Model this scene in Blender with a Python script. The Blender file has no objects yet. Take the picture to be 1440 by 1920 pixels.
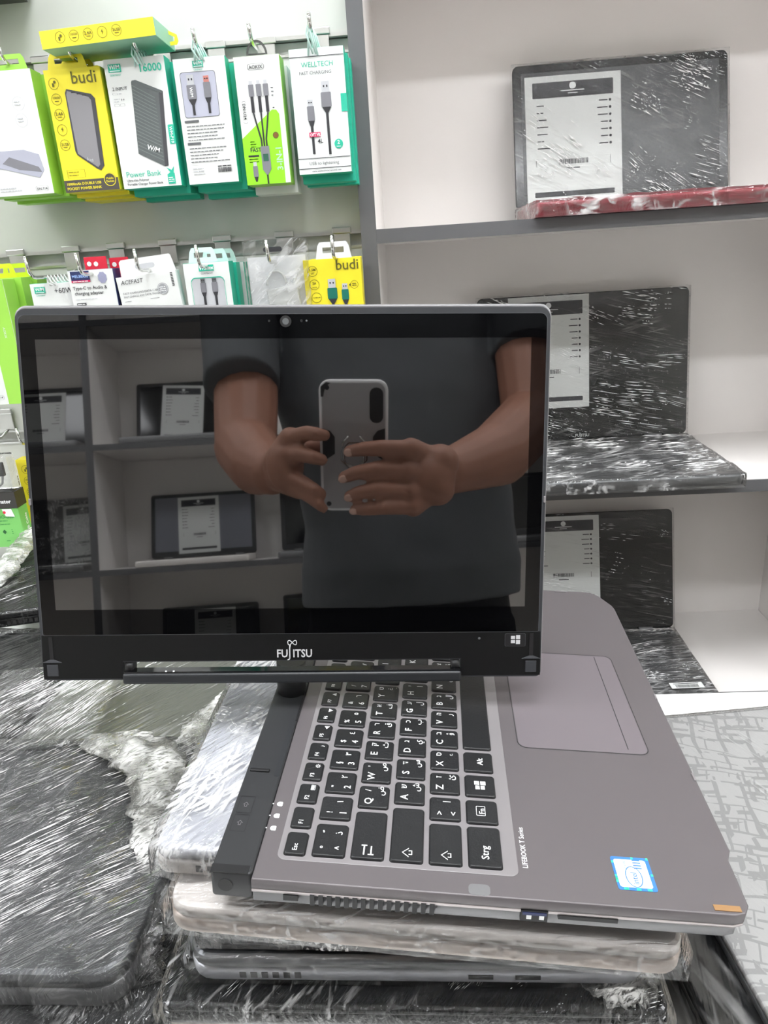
import bpy, bmesh, math, random
from mathutils import Vector, Matrix, noise, Euler

sc = bpy.context.scene
COL = sc.collection
CH = 1.25                      # height of the phone camera above the floor
# ------------------------------------------------------------------ camera
# wall axes (x right, y down, z away from the viewer) seen from the camera
RW = Matrix(((0.99703168, 0.06226331, 0.04528922),
             (-0.04335957, 0.94015727, -0.33797078),
             (-0.06362216, 0.33500386, 0.94006629)))
W2B = Matrix(((1, 0, 0), (0, 0, 1), (0, -1, 0)))       # wall axes -> world axes
CAMROT = W2B @ RW.transposed()                          # camera axes (y down) -> world
F = 1350.0
cd = bpy.data.cameras.new('camera'); cam = bpy.data.objects.new('camera', cd); COL.objects.link(cam)
cd.sensor_fit = 'VERTICAL'; cd.sensor_height = 36; cd.sensor_width = 27; cd.lens = F / 1920 * 36
cd.clip_start = 0.0015; cd.clip_end = 50
m = (CAMROT @ Matrix(((1, 0, 0), (0, -1, 0), (0, 0, -1)))).to_4x4()
m.translation = (0, 0, CH); cam.matrix_world = m
sc.camera = cam
# ------------------------------------------------------------------ world, exposure
w = bpy.data.worlds.new('world'); sc.world = w; w.use_nodes = True
w.node_tree.nodes['Background'].inputs[0].default_value = (1, 1, 1, 1)
w.node_tree.nodes['Background'].inputs[1].default_value = 0.3
sc.view_settings.view_transform = 'Standard'; sc.view_settings.look = 'None'
sc.view_settings.gamma = 1; sc.view_settings.use_curve_mapping = False
sc.view_settings.exposure = 0.0
LIGHT_POWER = 39.0             # radiance of the ceiling tubes
CEIL = 2.7
TUBES = [(-2.3, -.72), (-.75, -.72), (.8, -.72), (2.3, -.72)]
PANELS = [(-1.5, .34), (.1, .34), (1.7, .34)]
PANEL_POWER = 23.0
sc.cycles.transparent_max_bounces = 16
sc.cycles.max_bounces = 8

# ------------------------------------------------------------------ materials
MATS = {}
def lin(c):
    return tuple((x / 12.92 if x <= .04045 else ((x + .055) / 1.055) ** 2.4) for x in (v / 255 for v in c)) + (1,)
def mat(name, rgb, rough=.5, metal=0, spec=.5, coat=0, bump=0, bscale=200, emit=0, mottle=0, ior=1.5, aniso=None):
    if name in MATS: return MATS[name]
    m = bpy.data.materials.new(name); m.use_nodes = True; nt = m.node_tree; b = nt.nodes['Principled BSDF']
    c = lin(rgb); b.inputs['Base Color'].default_value = c
    b.inputs['Roughness'].default_value = rough; b.inputs['Metallic'].default_value = metal
    b.inputs['IOR'].default_value = ior
    b.inputs['Specular IOR Level'].default_value = spec; b.inputs['Coat Weight'].default_value = coat
    b.inputs['Coat Roughness'].default_value = .05
    tc = nt.nodes.new('ShaderNodeTexCoord'); n = nt.nodes.new('ShaderNodeTexNoise')
    n.inputs['Scale'].default_value = bscale; n.inputs['Detail'].default_value = 3
    if aniso:
        mp = nt.nodes.new('ShaderNodeMapping'); mp.inputs['Scale'].default_value = aniso
        nt.links.new(tc.outputs['Object'], mp.inputs[0]); nt.links.new(mp.outputs[0], n.inputs['Vector'])
    else: nt.links.new(tc.outputs['Object'], n.inputs['Vector'])
    if mottle:
        mx = nt.nodes.new('ShaderNodeMix'); mx.data_type = 'RGBA'; mx.inputs[6].default_value = c
        mx.inputs[7].default_value = tuple(x * (1 - mottle) for x in c[:3]) + (1,)
        nt.links.new(n.outputs['Fac'], mx.inputs[0]); nt.links.new(mx.outputs[2], b.inputs['Base Color'])
    if bump:
        bp = nt.nodes.new('ShaderNodeBump'); bp.inputs['Strength'].default_value = bump; bp.inputs['Distance'].default_value = .001
        nt.links.new(n.outputs['Fac'], bp.inputs['Height']); nt.links.new(bp.outputs[0], b.inputs['Normal'])
    if emit:
        b.inputs['Emission Color'].default_value = c; b.inputs['Emission Strength'].default_value = emit
    MATS[name] = m; return m

def film_mat(name, ang=0.0, scale=60, stretch=14, bump=.6, haze=.25, thr=.55, rough=.13, tint=(1, 1, 1), gain=1.0, clump=25, ang2=None):
    """clear stretch wrap: transparent sheet, glossy, creased along one direction, whitened where folded"""
    if name in MATS: return MATS[name]
    m = bpy.data.materials.new(name); m.use_nodes = True; nt = m.node_tree; N = nt.nodes; L = nt.links
    N.remove(N['Principled BSDF']); out = N['Material Output']
    tc = N.new('ShaderNodeTexCoord')
    def noi(a, sx, sy, sz, det=2, dist=0.0):
        mp = N.new('ShaderNodeMapping'); mp.inputs['Rotation'].default_value = (0, 0, 0); mp.vector_type = 'POINT'
        r = N.new('ShaderNodeVectorRotate'); r.rotation_type = 'Z_AXIS'; r.inputs['Angle'].default_value = -a
        L.new(tc.outputs['Object'], r.inputs['Vector']); L.new(r.outputs[0], mp.inputs[0])
        mp.inputs['Scale'].default_value = (sx, sy, sz)
        n = N.new('ShaderNodeTexNoise'); n.inputs['Scale'].default_value = 1; n.inputs['Detail'].default_value = det
        n.inputs['Distortion'].default_value = dist
        L.new(mp.outputs[0], n.inputs['Vector']); return n
    def math_(op, a, b=None, clamp=False):
        q = N.new('ShaderNodeMath'); q.operation = op; q.use_clamp = clamp
        for i, v in enumerate((a, b)):
            if v is None: continue
            if isinstance(v, (int, float)): q.inputs[i].default_value = v
            else: L.new(v, q.inputs[i])
        return q.outputs[0]
    s = scale
    n1 = noi(ang, s, s * stretch, s * 3, 2, .25)
    n2 = noi(ang + .5 if ang2 is None else ang2, s * .6, s * 5, s * 2, 2, .5)
    n3 = noi(0, clump, clump, clump, 2, .3)
    h = math_('ADD', math_('MULTIPLY', n1.outputs['Fac'], 1.0), math_('MULTIPLY', n2.outputs['Fac'], .7))
    bp = N.new('ShaderNodeBump'); bp.inputs['Strength'].default_value = bump; bp.inputs['Distance'].default_value = .0035
    L.new(h, bp.inputs['Height'])
    gl = N.new('ShaderNodeBsdfGlossy'); gl.inputs['Roughness'].default_value = rough; gl.inputs['Color'].default_value = (1, 1, 1, 1)
    L.new(bp.outputs[0], gl.inputs['Normal'])
    tr = N.new('ShaderNodeBsdfTransparent'); tr.inputs['Color'].default_value = (.95 * tint[0], .95 * tint[1], .95 * tint[2], 1)
    fr = N.new('ShaderNodeFresnel'); fr.inputs['IOR'].default_value = 1.5; L.new(bp.outputs[0], fr.inputs['Normal'])
    mx = N.new('ShaderNodeMixShader'); L.new(math_('MULTIPLY', fr.outputs[0], gain * 1.0, True), mx.inputs[0])
    L.new(tr.outputs[0], mx.inputs[1]); L.new(gl.outputs[0], mx.inputs[2])
    # whitened folds
    df = N.new('ShaderNodeBsdfDiffuse'); df.inputs['Color'].default_value = (.8 * tint[0], .8 * tint[1], .8 * tint[2], 1)
    a = math_('MULTIPLY', math_('SUBTRACT', n1.outputs['Fac'], thr), 7, True)
    b = math_('MULTIPLY', math_('SUBTRACT', n3.outputs['Fac'], .42), 4, True)
    c = math_('MULTIPLY', math_('SUBTRACT', n2.outputs['Fac'], thr + .04), 8, True)
    mk = math_('ADD', math_('MULTIPLY', math_('MAXIMUM', a, c), b), .03)
    mk = math_('MULTIPLY', mk, haze, True)
    m2 = N.new('ShaderNodeMixShader'); L.new(mk, m2.inputs[0]); L.new(mx.outputs[0], m2.inputs[1]); L.new(df.outputs[0], m2.inputs[2])
    L.new(m2.outputs[0], out.inputs['Surface']); MATS[name] = m; return m

# ------------------------------------------------------------------ coordinate helpers
def V(x, y, z): return Vector((x, z, CH - y))          # wall coordinates (x right, y below the lens, z away)
def pray(px, py): return CAMROT @ Vector(((px - 720) / F, (py - 960) / F, 1))
CAMP = Vector((0, 0, CH))
def on_y(px, py, Y):                                    # the point Y metres below the lens on the sight line
    d = pray(px, py); return CAMP + d * (-Y / d.z)
def on_z(px, py, Z):
    d = pray(px, py); return CAMP + d * (Z / d.y)
def frame(o, xa, ya):                                   # matrix from origin, x direction, approximate y direction
    x = xa.normalized(); z = x.cross(ya).normalized(); y = z.cross(x)
    m = Matrix((x, y, z)).transposed().to_4x4(); m.translation = o; return m

# ------------------------------------------------------------------ mesh helpers
def link(name, mesh, parent=None, mtx=None):
    o = bpy.data.objects.new(name, mesh); COL.objects.link(o)
    if parent: o.parent = parent
    if mtx is not None: o.matrix_local = mtx
    return o
def tag(o, label=None, cat=None, group=None, kind=None):
    if label: o['label'] = label
    if cat: o['category'] = cat
    if group: o['group'] = group
    if kind: o['kind'] = kind
    return o
def thing(name, mtx, label, cat, group=None):
    o = bpy.data.objects.new(name, None); COL.objects.link(o); o.empty_display_size = .05
    o.matrix_world = mtx; return tag(o, label, cat, group)
def T(x, y, z): return Matrix.Translation((x, y, z))
def RX(a): return Matrix.Rotation(a, 4, 'X')
def RY(a): return Matrix.Rotation(a, 4, 'Y')
def RZ(a): return Matrix.Rotation(a, 4, 'Z')

class B:
    """collects shapes into one mesh with one or more materials"""
    def __init__(s, *mats): s.bm = bmesh.new(); s.mats = list(mats)
    def _mi(s, m):
        if m is None: return 0
        if m not in s.mats: s.mats.append(m)
        return s.mats.index(m)
    def merge(s, bm2, m=None, mtx=None):
        if mtx is not None: bm2.transform(mtx)
        i = s._mi(m)
        vs = {v: s.bm.verts.new(v.co) for v in bm2.verts}
        for f in bm2.faces:
            try: nf = s.bm.faces.new([vs[v] for v in f.verts]); nf.material_index = i; nf.smooth = f.smooth
            except ValueError: pass
        bm2.free(); return s
    def box(s, x0, x1, y0, y1, z0, z1, m=None, bev=0, mtx=None, seg=2):
        b = bmesh.new(); bmesh.ops.create_cube(b, size=1)
        for v in b.verts: v.co = Vector(((x0 + x1) / 2 + v.co.x * (x1 - x0), (y0 + y1) / 2 + v.co.y * (y1 - y0), (z0 + z1) / 2 + v.co.z * (z1 - z0)))
        if bev: bmesh.ops.bevel(b, geom=b.edges[:], offset=bev, segments=seg, affect='EDGES', profile=.5)
        return s.merge(b, m, mtx)
    def prism(s, pts, z0, z1, m=None, bev=0, mtx=None, seg=2, bot=True):
        b = bmesh.new(); lo = [b.verts.new((x, y, z0)) for x, y in pts]; hi = [b.verts.new((x, y, z1)) for x, y in pts]
        n = len(pts); top = b.faces.new(hi); bo = b.faces.new(lo[::-1])
        for i in range(n): f = b.faces.new((lo[i], lo[(i + 1) % n], hi[(i + 1) % n], hi[i])); f.smooth = n > 12
        b.normal_update()
        if bev:
            ed = list(top.edges) + (list(bo.edges) if bot else [])
            bmesh.ops.bevel(b, geom=ed, offset=bev, segments=seg, affect='EDGES', profile=.5)
        return s.merge(b, m, mtx)
    def cyl(s, p0, p1, r0, r1=None, m=None, seg=16, smooth=True):
        r1 = r0 if r1 is None else r1; p0 = Vector(p0); p1 = Vector(p1); d = p1 - p0
        b = bmesh.new(); bmesh.ops.create_cone(b, cap_ends=True, segments=seg, radius1=r0, radius2=r1, depth=d.length)
        for f in b.faces: f.smooth = smooth and len(f.verts) == 4
        b.transform(Matrix.Translation((p0 + p1) / 2) @ d.to_track_quat('Z', 'Y').to_matrix().to_4x4())
        return s.merge(b, m)
    def sph(s, c, r, m=None, sx=1, sy=1, sz=1, u=16, v=10, mtx=None):
        b = bmesh.new(); bmesh.ops.create_uvsphere(b, u_segments=u, v_segments=v, radius=r)
        for f in b.faces: f.smooth = True
        M = Matrix.Translation(c) @ (mtx if mtx is not None else Matrix()) @ Matrix.Diagonal((sx, sy, sz, 1))
        return s.merge(b, m, M)
    def limb(s, pts, rad, m=None, seg=14):
        for i in range(len(pts) - 1):
            s.cyl(pts[i], pts[i + 1], rad[i], rad[i + 1], m, seg)
        for p, r in zip(pts, rad): s.sph(p, r, m, u=14, v=8)
        return s
    def tube(s, pts, r, m=None, seg=8, cyclic=False):
        pts = [Vector(p) for p in pts]; n = len(pts); b = bmesh.new(); rings = []
        up = None
        for i, p in enumerate(pts):
            a = pts[(i - 1) % n] if (i > 0 or cyclic) else p; c = pts[(i + 1) % n] if (i < n - 1 or cyclic) else p
            t = (c - a).normalized()
            if up is None: up = t.orthogonal().normalized()
            up = (up - t * up.dot(t)).normalized(); q = t.cross(up)
            rings.append([b.verts.new(p + (up * math.cos(k * 2 * math.pi / seg) + q * math.sin(k * 2 * math.pi / seg)) * r) for k in range(seg)])
        for i in range(n if cyclic else n - 1):
            A = rings[i]; C = rings[(i + 1) % n]
            for k in range(seg): f = b.faces.new((A[k], A[(k + 1) % seg], C[(k + 1) % seg], C[k])); f.smooth = True
        if not cyclic: b.faces.new(rings[0][::-1]); b.faces.new(rings[-1])
        return s.merge(b, m)
    def quad(s, pts, m=None):
        b = bmesh.new(); b.faces.new([b.verts.new(p) for p in pts]); return s.merge(b, m)
    # flat artwork, laid at height z over the xy plane
    def rect(s, x0, x1, y0, y1, z, m=None, r=0, mtx=None, t=.00012):
        p = rr(x1 - x0, y1 - y0, r, (x0 + x1) / 2, (y0 + y1) / 2) if r else [(x0, y0), (x1, y0), (x1, y1), (x0, y1)]
        return s.prism(p, z - t, z, m, mtx=mtx)
    def disc(s, x, y, r, z, m=None, n=24): return s.prism([(x + r * math.cos(i * 2 * math.pi / n), y + r * math.sin(i * 2 * math.pi / n)) for i in range(n)], z - .00012, z, m)
    def ring(s, x, y, r, t, z, m=None, n=28, pts=None):
        b = bmesh.new(); P = pts or [(x + r * math.cos(i * 2 * math.pi / n), y + r * math.sin(i * 2 * math.pi / n)) for i in range(n)]
        n = len(P); cx = sum(p[0] for p in P) / n; cy = sum(p[1] for p in P) / n
        def ins(p):
            d = Vector((p[0] - cx, p[1] - cy)); l = d.length; return (cx + d.x * (1 - t / l), cy + d.y * (1 - t / l))
        o = [b.verts.new((p[0], p[1], z)) for p in P]; q = [b.verts.new((*ins(p), z)) for p in P]
        for i in range(n): b.faces.new((o[i], o[(i + 1) % n], q[(i + 1) % n], q[i]))
        return s.merge(b, m)
    def text(s, body, x, y, size, z, m=None, align='LEFT', bold=0, sx=1.0, rot=0, slant=0):
        b = text_bm(body, size, align, bold, slant)
        return s.merge(b, m, T(x, y, z) @ RZ(rot) @ Matrix.Diagonal((sx, 1, 1, 1)))
    def build(s, name, parent=None, mtx=None, smooth=None, bevel=0):
        me = bpy.data.meshes.new(name); bmesh.ops.recalc_face_normals(s.bm, faces=s.bm.faces[:]) if len(s.bm.faces) < 60000 else None
        s.bm.to_mesh(me); s.bm.free()
        for q in s.mats: me.materials.append(q)
        if smooth: me.shade_smooth()
        return link(name, me, parent, mtx)

def rr(w, d, r, cx=0, cy=0, n=5):
    rs = r if isinstance(r, (tuple, list)) else (r,) * 4
    out = []
    for k, (sx, sy) in enumerate(((1, 1), (-1, 1), (-1, -1), (1, -1))):
        q = rs[k]
        for i in range(n + 1):
            a = math.pi / 2 * (k + i / n)
            out.append((cx + sx * (w / 2 - q) + q * math.cos(a), cy + sy * (d / 2 - q) + q * math.sin(a)))
    return out

_tc = {}
def text_bm(body, size, align='LEFT', bold=0, slant=0):
    key = (body, align, bold, slant)
    if key not in _tc:
        c = bpy.data.curves.new('t', 'FONT'); c.body = body; c.size = 1; c.align_x = align; c.offset = bold; c.shear = slant
        c.resolution_u = 2
        o = bpy.data.objects.new('t', c); COL.objects.link(o)
        dg = bpy.context.evaluated_depsgraph_get(); me = bpy.data.meshes.new_from_object(o.evaluated_get(dg))
        bpy.data.objects.remove(o); bpy.data.curves.remove(c)
        _tc[key] = me
    b = bmesh.new(); b.from_mesh(_tc[key]); b.transform(Matrix.Diagonal((size, size, 1, 1))); return b

def remesh(bm_builder, name, voxel, mats, parent=None, mtx=None, smooth=6):
    me = bpy.data.meshes.new('tmp'); bm_builder.bm.to_mesh(me); bm_builder.bm.free()
    o = bpy.data.objects.new('tmp', me); COL.objects.link(o)
    r = o.modifiers.new('r', 'REMESH'); r.mode = 'VOXEL'; r.voxel_size = voxel; r.use_smooth_shade = True
    s = o.modifiers.new('s', 'SMOOTH'); s.iterations = smooth; s.factor = .5
    dg = bpy.context.evaluated_depsgraph_get(); me2 = bpy.data.meshes.new_from_object(o.evaluated_get(dg))
    bpy.data.objects.remove(o); me2.name = name
    me2.materials.clear()
    for q in mats: me2.materials.append(q)
    me2.shade_smooth()
    return link(name, me2, parent, mtx)

def copy_tree(o, parent=None):
    c = o.copy(); COL.objects.link(c)
    if parent: c.parent = parent
    for ch in [q for q in bpy.data.objects if q.parent == o]: copy_tree(ch, c)
    return c

# a sheet of wrap drawn tightly around a slab (x0..x1, y0..y1, z0..z1), really creased
def wrap_bm(x0, x1, y0, y1, z0, z1, off=.0012, cell=.004, amp=.0006, ang=.6, seed=0, lump=0, bottom=False):
    x0 -= off; x1 += off; y0 -= off; y1 += off; z0 -= off * .3; z1 += off
    nx = max(2, int((x1 - x0) / cell)); ny = max(2, int((y1 - y0) / cell)); nz = max(2, int((z1 - z0) / .003))
    b = bmesh.new(); ca, sa = math.cos(ang), math.sin(ang)
    def P(x, y, z, n):
        u = x * ca + y * sa; v = -x * sa + y * ca
        h = noise.noise(Vector((u * 18 + seed, v * 190, z * 120))) * amp + noise.noise(Vector((x * 60 + seed, y * 60, z * 90))) * amp * .7
        if lump: h += max(0, noise.noise(Vector((x * 28, y * 28, seed + z * 10))) - .15) * lump
        return Vector((x, y, z)) + n * (h + amp)
    rc = min(.006, (x1 - x0) / 4)
    def top(x, y):
        return P(x, y, z1, Vector((0, 0, 1)))
    g = [[b.verts.new(top(x0 + (x1 - x0) * i / nx, y0 + (y1 - y0) * j / ny)) for j in range(ny + 1)] for i in range(nx + 1)]
    for i in range(nx):
        for j in range(ny): b.faces.new((g[i][j], g[i + 1][j], g[i + 1][j + 1], g[i][j + 1]))
    loop = [g[i][0] for i in range(nx + 1)] + [g[nx][j] for j in range(1, ny + 1)] + [g[i][ny] for i in range(nx - 1, -1, -1)] + [g[0][j] for j in range(ny - 1, 0, -1)]
    cx, cy = (x0 + x1) / 2, (y0 + y1) / 2
    prev = loop; base = [(v.co.x, v.co.y) for v in loop]
    for k in range(1, nz + 1):
        z = z1 + (z0 - z1) * k / nz; cur = []
        for (x, y) in base:
            n = Vector((0, 0, 0))
            if x <= x0 + 1e-4 or x < x0 + amp * 3 and x < cx - (x1 - x0) * .49: n.x = -1
            if x >= x1 - 1e-4: n.x = 1
            if y <= y0 + 1e-4: n.y = -1
            if y >= y1 - 1e-4: n.y = 1
            cur.append(b.verts.new(P(x, y, z, n.normalized() if n.length else n)))
        L = len(prev)
        for i in range(L): b.faces.new((prev[i], cur[i], cur[(i + 1) % L], prev[(i + 1) % L]))
        prev = cur
    for f in b.faces: f.smooth = True
    return b

# ------------------------------------------------------------------ common materials
M_wall = mat('painted_wall', (222, 220, 214), .7, bump=.1, bscale=80)
M_ceil = mat('ceiling_paint', (235, 235, 232), .8)
M_floor = mat('floor_tiles', (170, 166, 160), .3, mottle=.15, bscale=6)
M_lam = mat('white_laminate', (238, 234, 231), .42, mottle=.05, bscale=9)
M_edge = mat('grey_edge_band', (92, 92, 94), .5, mottle=.1, bscale=40)
M_slat = mat('slat_board', (203, 205, 200), .35, mottle=.06, bscale=7)
M_alu = mat('aluminium', (200, 202, 200), .28, metal=1, bump=.1)
M_chrome = mat('chrome', (215, 215, 212), .12, metal=1)
M_groove = mat('rail_groove', (196, 198, 194), .5)
M_black = mat('black_plastic', (22, 22, 24), .45)
M_gloss = mat('black_gloss', (8, 8, 10), .06)
M_white = mat('white_card', (222, 224, 222), .45)
M_ink = mat('black_ink', (40, 40, 44), .6)
M_grey = mat('grey_ink', (92, 94, 96), .6)
M_teal = mat('teal_card', (38, 178, 148), .45)
M_yel = mat('yellow_card', (230, 215, 46), .42)
M_olive = mat('olive_ink', (92, 88, 20), .6)
M_lime = mat('lime_card', (150, 206, 76), .42)
M_green = mat('green_card', (112, 184, 94), .45)
M_navy = mat('navy_card', (38, 48, 92), .45)
M_red = mat('red_card', (200, 30, 55), .45)
M_emit = mat('tube_diffuser', (250, 252, 255), .5, emit=LIGHT_POWER)
M_panel = mat('panel_diffuser', (250, 252, 255), .5, emit=PANEL_POWER)

# ------------------------------------------------------------------ room
def slabx(name, x0, x1, y0, y1, z0, z1, m, bev=0):
    o = B(m).box(x0, x1, y0, y1, z0, z1, None, bev).build(name); return tag(o, kind='structure')
RX0, RX1, RY0, RY1 = -3.2, 3.2, -1.66, 1.40
slabx('floor', RX0, RX1, RY0, RY1, -.1, 0, M_floor)
slabx('ceiling', RX0, RX1, RY0, RY1, CEIL, CEIL + .1, M_ceil)
slabx('wall_back', RX0, RX1, RY1, RY1 + .1, 0, CEIL, M_wall)
slabx('wall_front', RX0, RX1, RY0 - .1, RY0, 0, CEIL, M_wall)
slabx('wall_left', RX0 - .1, RX0, RY0, RY1, 0, CEIL, M_wall)
slabx('wall_right', RX1, RX1 + .1, RY0, RY1, 0, CEIL, M_wall)
LN = ['leftmost ceiling tube light', 'ceiling tube light left of the middle', 'ceiling tube light right of the middle', 'rightmost ceiling tube light']
for k, (x, y) in enumerate(TUBES):
    t = thing('ceiling_light', T(x, y, CEIL), 'long white ' + LN[k] + ' above the aisle', 'ceiling light', 'tube lights above the aisle')
    B(M_white).box(-.62, .62, -.07, .07, -.03, 0, None, .004).build('housing', t)
    b = B(M_emit)
    for s in (-1, 1): b.cyl((-.6, s * .035, -.045), (.6, s * .035, -.045), .016, m=M_emit, seg=16)
    tag(b.build('light_tube', t), 'two bright white tubes')

for k, (x, y) in enumerate(PANELS):
    t = thing('ceiling_panel', T(x, y, CEIL), 'square white LED panel above the counter, ' + ('left', 'middle', 'right')[k] + ' of three', 'ceiling light', 'LED panels above the counter')
    B(M_alu).box(-.3, .3, -.3, .3, -.012, 0, None, .002).build('frame', t)
    B(M_panel).box(-.285, .285, -.285, .285, -.014, -.010).build('diffuser', t)

# ------------------------------------------------------------------ shelving units
def shelving(name, label, x0, panels, x1, zf, zb, ys, facing, group=None, top=1.95):
    """panels: x of the vertical divider centres; ys: shelf top heights below the lens"""
    t = thing(name, Matrix(), label, 'shelving unit', group)
    s = 1 if zb > zf else -1
    lo, hi = min(zf, zb), max(zf, zb)
    for x in panels:
        B(M_lam).box(x - .0095, x + .0095, lo + (.002 if s > 0 else 0), hi - (.002 if s < 0 else 0), .0, top, None).build('divider_panel', t)
        tag(B(M_edge).box(x - .0103, x + .0103, min(zf - s * .001, zf + s * .004), max(zf - s * .001, zf + s * .004), .0, top).build('edge_strip', t), 'dark grey edge strip')
    for Y in ys:
        z = CH - Y
        px = [x0] + list(panels) + [x1]
        px = sorted(set(px))
        for a, c in zip(px[:-1], px[1:]):
            B(M_lam).box(a + .0104, c - .0104, lo + .002, hi, z - .017, z).build('shelf', t)
            tag(B(M_edge).box(a + .0104, c - .0104, min(zf - s * .001, zf + s * .003), max(zf - s * .001, zf + s * .003), z - .0175, z + .0002).build('edge_strip', t), 'dark grey edge strip')
    B(M_lam).box(x0, x1, zb if s > 0 else zb - .012, zb + .012 if s > 0 else zb, 0, top).build('back_panel', t)
    return t
S1, S2, S3 = -.033, .3425, .706
shelving('shelving_unit', 'white open shelving unit with dark grey edges holding wrapped laptops, right of the slat wall',
         -.0655, [-.0655, .65], .65 + .0103 - .0103, 1.03, 1.31, [S1 - .40, S1, S2, S3, S3 + .36], -1)

# ------------------------------------------------------------------ slat wall
ZS = 1.06
t = thing('slat_wall', Matrix(), 'pale slat wall with aluminium rails and hooks, left of the shelving unit', 'slat wall')
rails = [-.5, -.267, -.033, .218, .46, .70]
for i, Y in enumerate(rails):
    z = CH - Y
    nxt = CH - (rails[i + 1] if i + 1 < len(rails) else 1.2)
    B(M_slat).box(-1.9, -.0765, ZS, ZS + .018, nxt + .0, z - .018, None, .0015).build('board', t)
    b = B(M_alu)
    b.box(-1.9, -.0765, ZS - .003, ZS + .004, z - .002, z + .0025); b.box(-1.9, -.0765, ZS - .002, ZS + .004, z - .0205, z - .0175)
    b.box(-1.9, -.0765, ZS + .012, ZS + .016, z - .018, z - .002, M_groove)
    b.build('rail', t)
z = CH - rails[0]
B(M_slat).box(-1.9, -.0765, ZS, ZS + .018, z + .0025, 2.3).build('board', t)
B(M_slat).box(-1.9, -.0765, ZS + .018, ZS + .03, .05, 2.3).build('backing_board', t)

# ------------------------------------------------------------------ counter
CY = .425
t = thing('display_counter', Matrix(), 'white counter under the laptop stacks in front of the shelves', 'counter')
zc = CH - CY
M_counter = mat('counter_top', (245, 245, 243), .35)
B(M_counter).prism([(-1.3, .05), (1.3, .05), (1.3, .622), (-.10, .622), (-.10, 1.03), (-1.3, 1.03)], zc - .03, zc, None, .002).build('counter_top', t)
B(M_lam).box(-1.28, 1.28, .09, .11, .08, zc - .03).build('front_panel', t)
B(M_lam).box(-1.28, -1.26, .11, .60, .08, zc - .03).build('side_panel', t)
B(M_lam).box(1.26, 1.28, .11, .60, .08, zc - .03).build('side_panel', t)
B(M_lam).box(-1.26, 1.26, .585, .60, .08, zc - .03).build('rear_panel', t)
B(M_edge).box(-1.27, 1.27, .13, .58, 0, .08).build('plinth', t)

# ------------------------------------------------------------------ wrapped laptops
M_crease_glint = mat('wrap_fold_glint', (255, 255, 255), .22, spec=.9)  # raised folds of the wrap, painted white to stand in for glints
def film_on(parent, x0, x1, y0, y1, z0, z1, fm, mtx=None, label=None, crease_glints=0, clen=(.01, .05), cw=(.0002, .0005), cspread=.13, cclump=26, cthr=.0, dots=0, **k):
    b = B(fm); b.merge(wrap_bm(x0, x1, y0, y1, z0, z1, **k))
    rnd = random.Random(k.get('seed', 0) + 5); zt = z1 + k.get('off', .0012) + k.get('amp', .0006) * 1.9
    base = k.get('ang', .6); bm = bmesh.new(); made = 0
    def dash(p, d, l, w_):
        e = p + d * l; n = Vector((-d.y, d.x, 0))
        if not (x0 < p.x < x1 and y0 < p.y < y1 and x0 < e.x < x1 and y0 < e.y < y1): return 0
        c0 = p + d * l * .5 + Vector((0, 0, w_ * .55))
        vs = [bm.verts.new(v) for v in (p, p + d * l * .5 - n * w_ * .5, e, p + d * l * .5 + n * w_ * .5, c0)]
        for f in ((0, 1, 4), (1, 2, 4), (2, 3, 4), (3, 0, 4)): bm.faces.new([vs[t_] for t_ in f])
        return 1
    tries = 0
    while made < crease_glints and tries < crease_glints * 8:
        tries += 1
        x, y = rnd.uniform(x0, x1), rnd.uniform(y0, y1)
        q = noise.noise(Vector((x * cclump, y * cclump, k.get('seed', 0))))
        if q < cthr + rnd.uniform(-.15, .15): continue
        fan = noise.noise(Vector((x * 5, y * 5, 9 + k.get('seed', 0))))
        a = base + rnd.gauss(0, cspread) + fan * .5; d = Vector((math.cos(a), math.sin(a), 0)); n = Vector((-d.y, d.x, 0))
        L0 = rnd.uniform(*clen); wl = rnd.uniform(*cw)
        for kk in range(rnd.randint(2, 9)):
            o_ = Vector((x, y, zt)) + n * kk * (wl * rnd.uniform(2.5, 6)) + d * rnd.uniform(-.25, .25) * L0
            s_ = 0; Lk = L0 * rnd.uniform(.4, 1)
            while s_ < Lk:
                l = min(Lk - s_, Lk * rnd.uniform(.12, .8)); made += dash(o_ + d * s_, d, l, wl * rnd.uniform(.6, 1.2)); s_ += l + Lk * rnd.uniform(.03, .25)
    b.merge(bm, M_crease_glint)
    o = b.build('plastic_wrap', parent, mtx); tag(o, label or 'clear creased stretch wrap'); return o

def closed_laptop(name, label, mtx, W, D, T_, top, side, fm=None, group=None, r=.012, seam=True, film=None, hinge=True, lidtex=None, vents=True, ports=True):
    """x right, y towards its hinge, origin at the near left corner of the underside"""
    t = thing(name, mtx, label, 'laptop', group)
    o = rr(W, D, r, W / 2, D / 2)
    hb = T_ * .6
    b = B(side); b.prism(o, 0, hb - .0006, None, min(.002, hb / 4)); b.build('base', t)
    b = B(top); b.prism(rr(W - .001, D - .001, r, W / 2, D / 2), hb + .0002, T_, None, min(.0045, (T_ - hb) * .42), bot=False)
    if hinge: b.box(W * .2, W * .8, D - .012, D - .0102, T_ - .0001, T_ + .0001, M_ink)
    lid = b.build('lid', t)
    if ports:
        b = B(mat('slot_grey', (70, 70, 72), .6))
        n = 6
        for i in range(n): b.box(W * .12 + i * .006, W * .12 + i * .006 + .0035, -.0003, .002, hb * .3, hb * .7)
        b.box(W * .62, W * .62 + .013, -.0003, .002, hb * .35, hb * .65); b.box(W * .72, W * .72 + .013, -.0003, .002, hb * .35, hb * .65)
        tag(b.build('port', t), 'dark vent slots and sockets')
    if fm:
        k = dict(off=.001, amp=.0006, cell=.004); k.update(film or {})
        film_on(t, 0, W, 0, D, 0, T_, fm, **k)
    return t

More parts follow.
